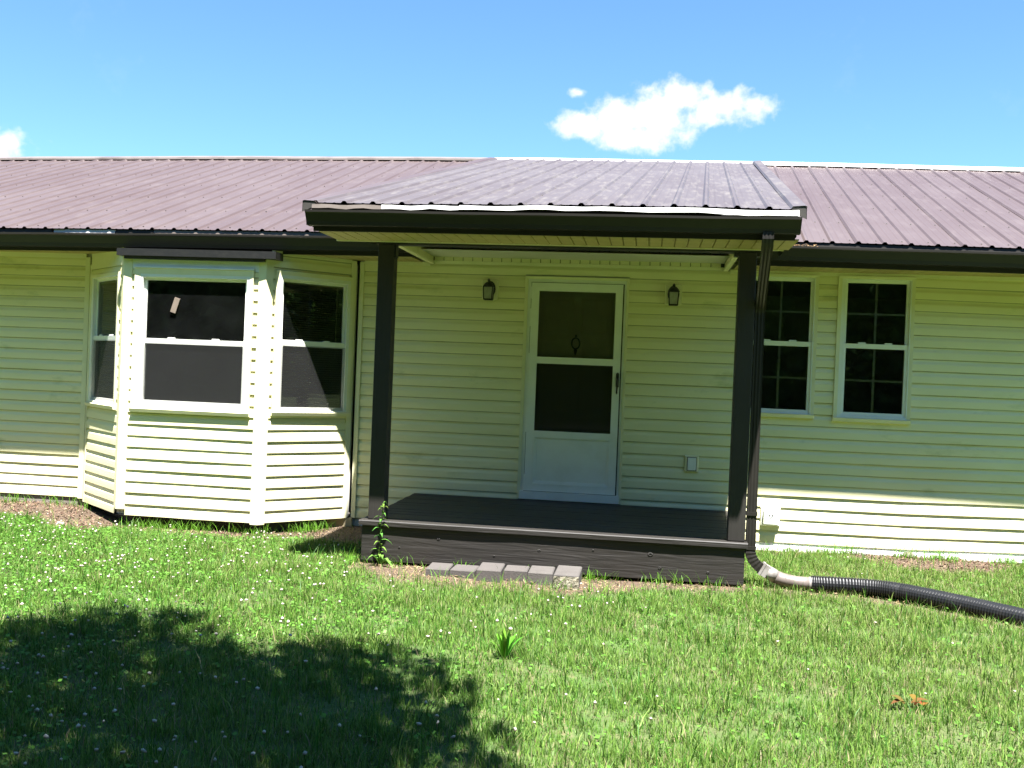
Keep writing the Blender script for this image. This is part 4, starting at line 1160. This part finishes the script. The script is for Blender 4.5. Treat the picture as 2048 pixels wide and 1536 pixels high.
# broad clover leaves low in the sward
x, y = scatter(190000); b_ = bareness(x, y)
clov = np.clip(.25 - (x + .6) / 3.2 + .55 * noise2(x, y, .5, 31), .10, 1)
k = rng.random(len(x)) < clov * (1 - b_) * .55
x, y = x[k], y[k]; n = len(x)
z = ground_z(x, y) + rng.uniform(.018, .045, n)
nr = rng.normal(size=(n, 3)) * .45; nr[:, 2] = 1; nr /= np.linalg.norm(nr, axis=1)[:, None]
t1 = np.cross(nr, rng.normal(size=(n, 3))); t1 /= np.linalg.norm(t1, axis=1)[:, None]; t2 = np.cross(nr, t1); s_ = rng.uniform(.007, .015, n)[:, None]
p = np.stack([x, y, z], 1)
v = np.stack([p - t1 * s_, p + t2 * s_, p + t1 * s_, p - t2 * s_], 1).reshape(-1, 3)
c = np.array([(.095, .22, .032)]) * rng.uniform(.7, 1.4, n)[:, None]; c = np.repeat(np.concatenate([c, np.ones((n, 1))], 1), 4, 0)
cv = fast_mesh('clover', v, quads=np.arange(n * 4).reshape(-1, 4), colors=c, m='grass_blades'); tag(cv, 'low clover leaves mixed through the lawn', 'clover', kind='stuff')

# white clover heads
x, y = scatter(26000); b_ = bareness(x, y)
dens = np.clip(.42 - (x + .3) / 3.6 + .45 * noise2(x, y, .45, 41), .035, 1)
k = rng.random(len(x)) < dens * (1 - b_) * .13
x, y = x[k], y[k]; n = len(x)
zc = ground_z(x, y) + rng.uniform(.055, .095, n)
ico = []
for j in range(5):
    for e_ in (-.5, .45): ico.append((math.cos(j * 1.2566 + e_) * .88, math.sin(j * 1.2566 + e_) * .88, e_ * .8))
ico = np.array(ico + [(0, 0, .95), (0, 0, -.75)]); r_ = rng.uniform(.0065, .0108, n)
v = (np.stack([x, y, zc], 1)[:, None, :] + ico[None] * r_[:, None, None] * (1 + .25 * rng.normal(size=(n, 12, 1)))).reshape(-1, 3)
tri = []
for j in range(5):
    a0_, a1_, b0_, b1_ = 2 * j, 2 * j + 1, (2 * j + 2) % 10, (2 * j + 3) % 10
    tri += [(a0_, b0_, a1_), (b0_, b1_, a1_), (a1_, b1_, 10), (b0_, a0_, 11)]
tri = (np.arange(n)[:, None, None] * 12 + np.array(tri)[None]).reshape(-1, 3)
c = np.where(ico[None, :, 2:3] > -.2, np.array([.60, .56, .47]), np.array([.36, .26, .20])) * rng.uniform(.75, 1.1, (n, 1, 1))
c = np.concatenate([c, np.ones((n, 12, 1))], 2).reshape(-1, 4)
cf = fast_mesh('clover_flowers', v, loops_tri=tri, colors=c, m='leaves'); tag(cf, 'small white clover heads dotted over the lawn', 'flowers', kind='stuff')

# mulch, dead leaves and straw on the bare soil
x, y = scatter(150000, y_lo=-3.6); b_ = bareness(x, y)
k = rng.random(len(x)) < b_ ** 1.2 * .60
x, y = x[k], y[k]; n = len(x)
z = ground_z(x, y) + rng.uniform(.001, .022, n)
nr = rng.normal(size=(n, 3)) * .5; nr[:, 2] = 1; nr /= np.linalg.norm(nr, axis=1)[:, None]
t1 = np.cross(nr, rng.normal(size=(n, 3))); t1 /= np.linalg.norm(t1, axis=1)[:, None]; t2 = np.cross(nr, t1)
red = (x < -3.4) | ((x > 3.2) & (y > -1.0)) | ((x < -1.9) & (x > -2.9)); straw = (~red) | (rng.random(n) < .25)
ln = np.where(straw, rng.uniform(.02, .05, n), rng.uniform(.015, .045, n))[:, None]; wd_ = np.where(straw, rng.uniform(.002, .007, n), rng.uniform(.008, .018, n))[:, None]
p = np.stack([x, y, z], 1)
v = np.stack([p - t1 * ln * .5, p + t2 * wd_ * .5, p + t1 * ln * .5, p - t2 * wd_ * .5], 1).reshape(-1, 3)
A_ = np.array([(.10, .055, .038), (.065, .038, .028), (.13, .078, .055), (.20, .14, .10)])[rng.integers(0, 4, n)]; B_ = np.array([(.24, .175, .095), (.19, .13, .065), (.32, .25, .15), (.15, .105, .055)])[rng.integers(0, 4, n)]
c = np.where(straw[:, None], B_, A_) * rng.uniform(.7, 1.2, n)[:, None]; c = np.repeat(np.concatenate([c, np.ones((n, 1))], 1), 4, 0)
mu = fast_mesh('mulch', v, quads=np.arange(n * 4).reshape(-1, 4), colors=c, m='chips'); tag(mu, 'brown mulch and dry straw along the foot of the house', 'mulch', kind='stuff')


# bare earth showing through where the grass is thin
bv = bareness(gx.ravel(), gy.ravel()) * (house_line(gx.ravel()) + .3 > gy.ravel())
at = ground.data.attributes.new('bare', 'FLOAT', 'POINT'); at.data.foreach_set('value', bv.astype('f'))
nt = MATS['soil'].node_tree; bs = nt.nodes['Principled BSDF']; old = bs.inputs['Base Color'].links[0].from_socket
an = nt.nodes.new('ShaderNodeAttribute'); an.attribute_name = 'bare'
mx = nt.nodes.new('ShaderNodeMixRGB'); mx.inputs[2].default_value = (.075, .050, .032, 1)
nt.links.new(an.outputs['Fac'], mx.inputs[0]); nt.links.new(old, mx.inputs[1]); nt.links.new(mx.outputs[0], bs.inputs['Base Color'])

# ------------------------------------------------------------------ single plants and leaves
def blade_leaf(mb, base, tip, width, droop, colr, fold=.25):
    """lance leaf from base to tip with midrib fold"""
    a, b = Vector(base), Vector(tip); d = b - a; s = d.cross(Vector((0, 0, 1)))
    s = s.normalized() if s.length > 1e-4 else Vector((1, 0, 0)); n = s.cross(d).normalized(); rows = []
    for i in range(6):
        t_ = i / 5; w = width * math.sin(math.pi * min(1, .12 + .88 * t_) ** .9) * (1 if i < 5 else .05)
        p = a + d * t_ + Vector((0, 0, droop * math.sin(math.pi * t_)))
        rows.append([p - s * w, p - n * w * fold, p + s * w])
    k0 = len(mb.v); mb.strip(rows); mb.c += [(*colr, 1)] * (len(mb.v) - k0)


W = thing('tall_weed', (-.905, -2.02, -.12), 'tall leafy weed growing up against the deck corner below the porch post', 'weed')
m = MB(); stem = [(-.905, -2.02, -.12), (-.900, -2.03, .0), (-.888, -2.04, .12), (-.892, -2.035, .24), (-.880, -2.04, .34), (-.876, -2.045, .42)]
m.tube(stem, [.0045, .004, .0038, .003, .0024, .0015], 6); m.c = [(.10, .17, .04, 1)] * len(m.v); m.build('stem', 'leaves', W)
for k in range(25):
    t_ = .10 + .9 * k / 24; i = t_ * 4.999; i0 = int(i); b = Vector(stem[i0]).lerp(Vector(stem[min(i0 + 1, 5)]), i - i0)
    az = k * 2.4 + random.uniform(-.3, .3); L_ = (.105 - .055 * t_) * random.uniform(.8, 1.3)
    m = MB(); blade_leaf(m, b, b + Vector((math.cos(az) * L_, math.sin(az) * L_ * .8, random.uniform(-.045, .01))), .0120 * (1.1 - .4 * t_), .025, (.12 * random.uniform(.7, 1.3), .25 * random.uniform(.8, 1.2), .045)); m.build('leaf', 'leaves', W)
for (dx, dz, L_) in ((.10, .02, .16), (.03, .06, .11), (-.10, .05, .14), (.14, -.02, .10)):
    m = MB(); blade_leaf(m, (-.885, -2.03, -.10), (-.885 + dx, -2.06 - abs(dx) * .3, -.10 + dz), .020, .07, (.15, .29, .06)); m.build('leaf', 'leaves', W)

W = thing('broadleaf_weed', (.49, -4.33, float(ground_z(.49, -4.33))), 'upright clump of broad dark green leaves standing in the lawn', 'weed')
for k in range(16):
    az = k * 2.4; L_ = random.uniform(.06, .11); hh = random.uniform(.10, .20)
    m = MB(); b0 = (.49 + math.cos(az) * .01, -4.33 + math.sin(az) * .01, float(ground_z(.49, -4.33)))
    blade_leaf(m, b0, (.49 + math.cos(az) * L_, -4.33 + math.sin(az) * L_, b0[2] + hh), .011, .03, (.10 * random.uniform(.7, 1.3), .27 * random.uniform(.8, 1.2), .028)); m.build('leaf', 'leaves', W)

mb = MB()
gzz = float(ground_z(2.66, -4.68)) + .045
for (dx, dy_, az, s_) in ((0, 0, .3, .05), (.03, .02, 1.9, .045), (-.03, .01, 3.6, .045), (.01, -.03, 5.0, .04), (.05, -.02, .9, .03), (-.04, -.02, 2.7, .035)):
    blade_leaf(mb, (2.66 + dx, -4.68 + dy_, gzz - .004), (2.66 + dx + math.cos(az) * s_ * 2.0, -4.68 + math.sin(az) * s_ * 1.6, gzz + random.uniform(-.02, .022)), .020, .016, (.19 * random.uniform(.6, 1.2), .095 * random.uniform(.6, 1.2), .025))
dl = mb.build('dead_leaf', 'leaves'); tag(dl, 'curled orange-brown dead leaf lying on the lawn', 'leaf')
# leaf litter caught in the eave gutter beside the porch roof
mb = MB()
for k in range(34):
    x_ = 2.40 + abs(rng.normal()) * .16; y_ = -.70 + rng.uniform(-.03, .03); z_ = gz(x_) + .008 + rng.uniform(-.004, .012); az = rng.random() * 6.28
    blade_leaf(mb, (x_, y_, z_), (x_ + math.cos(az) * .035, y_ + math.sin(az) * .02, z_ + rng.uniform(-.006, .012)), .008, .004, tuple(np.array((.50, .33, .18)) * rng.uniform(.5, 1.2)))
lt = mb.build('leaf_litter', 'leaves'); tag(lt, 'dry leaf litter caught in the gutter beside the porch roof', 'litter', kind='stuff')
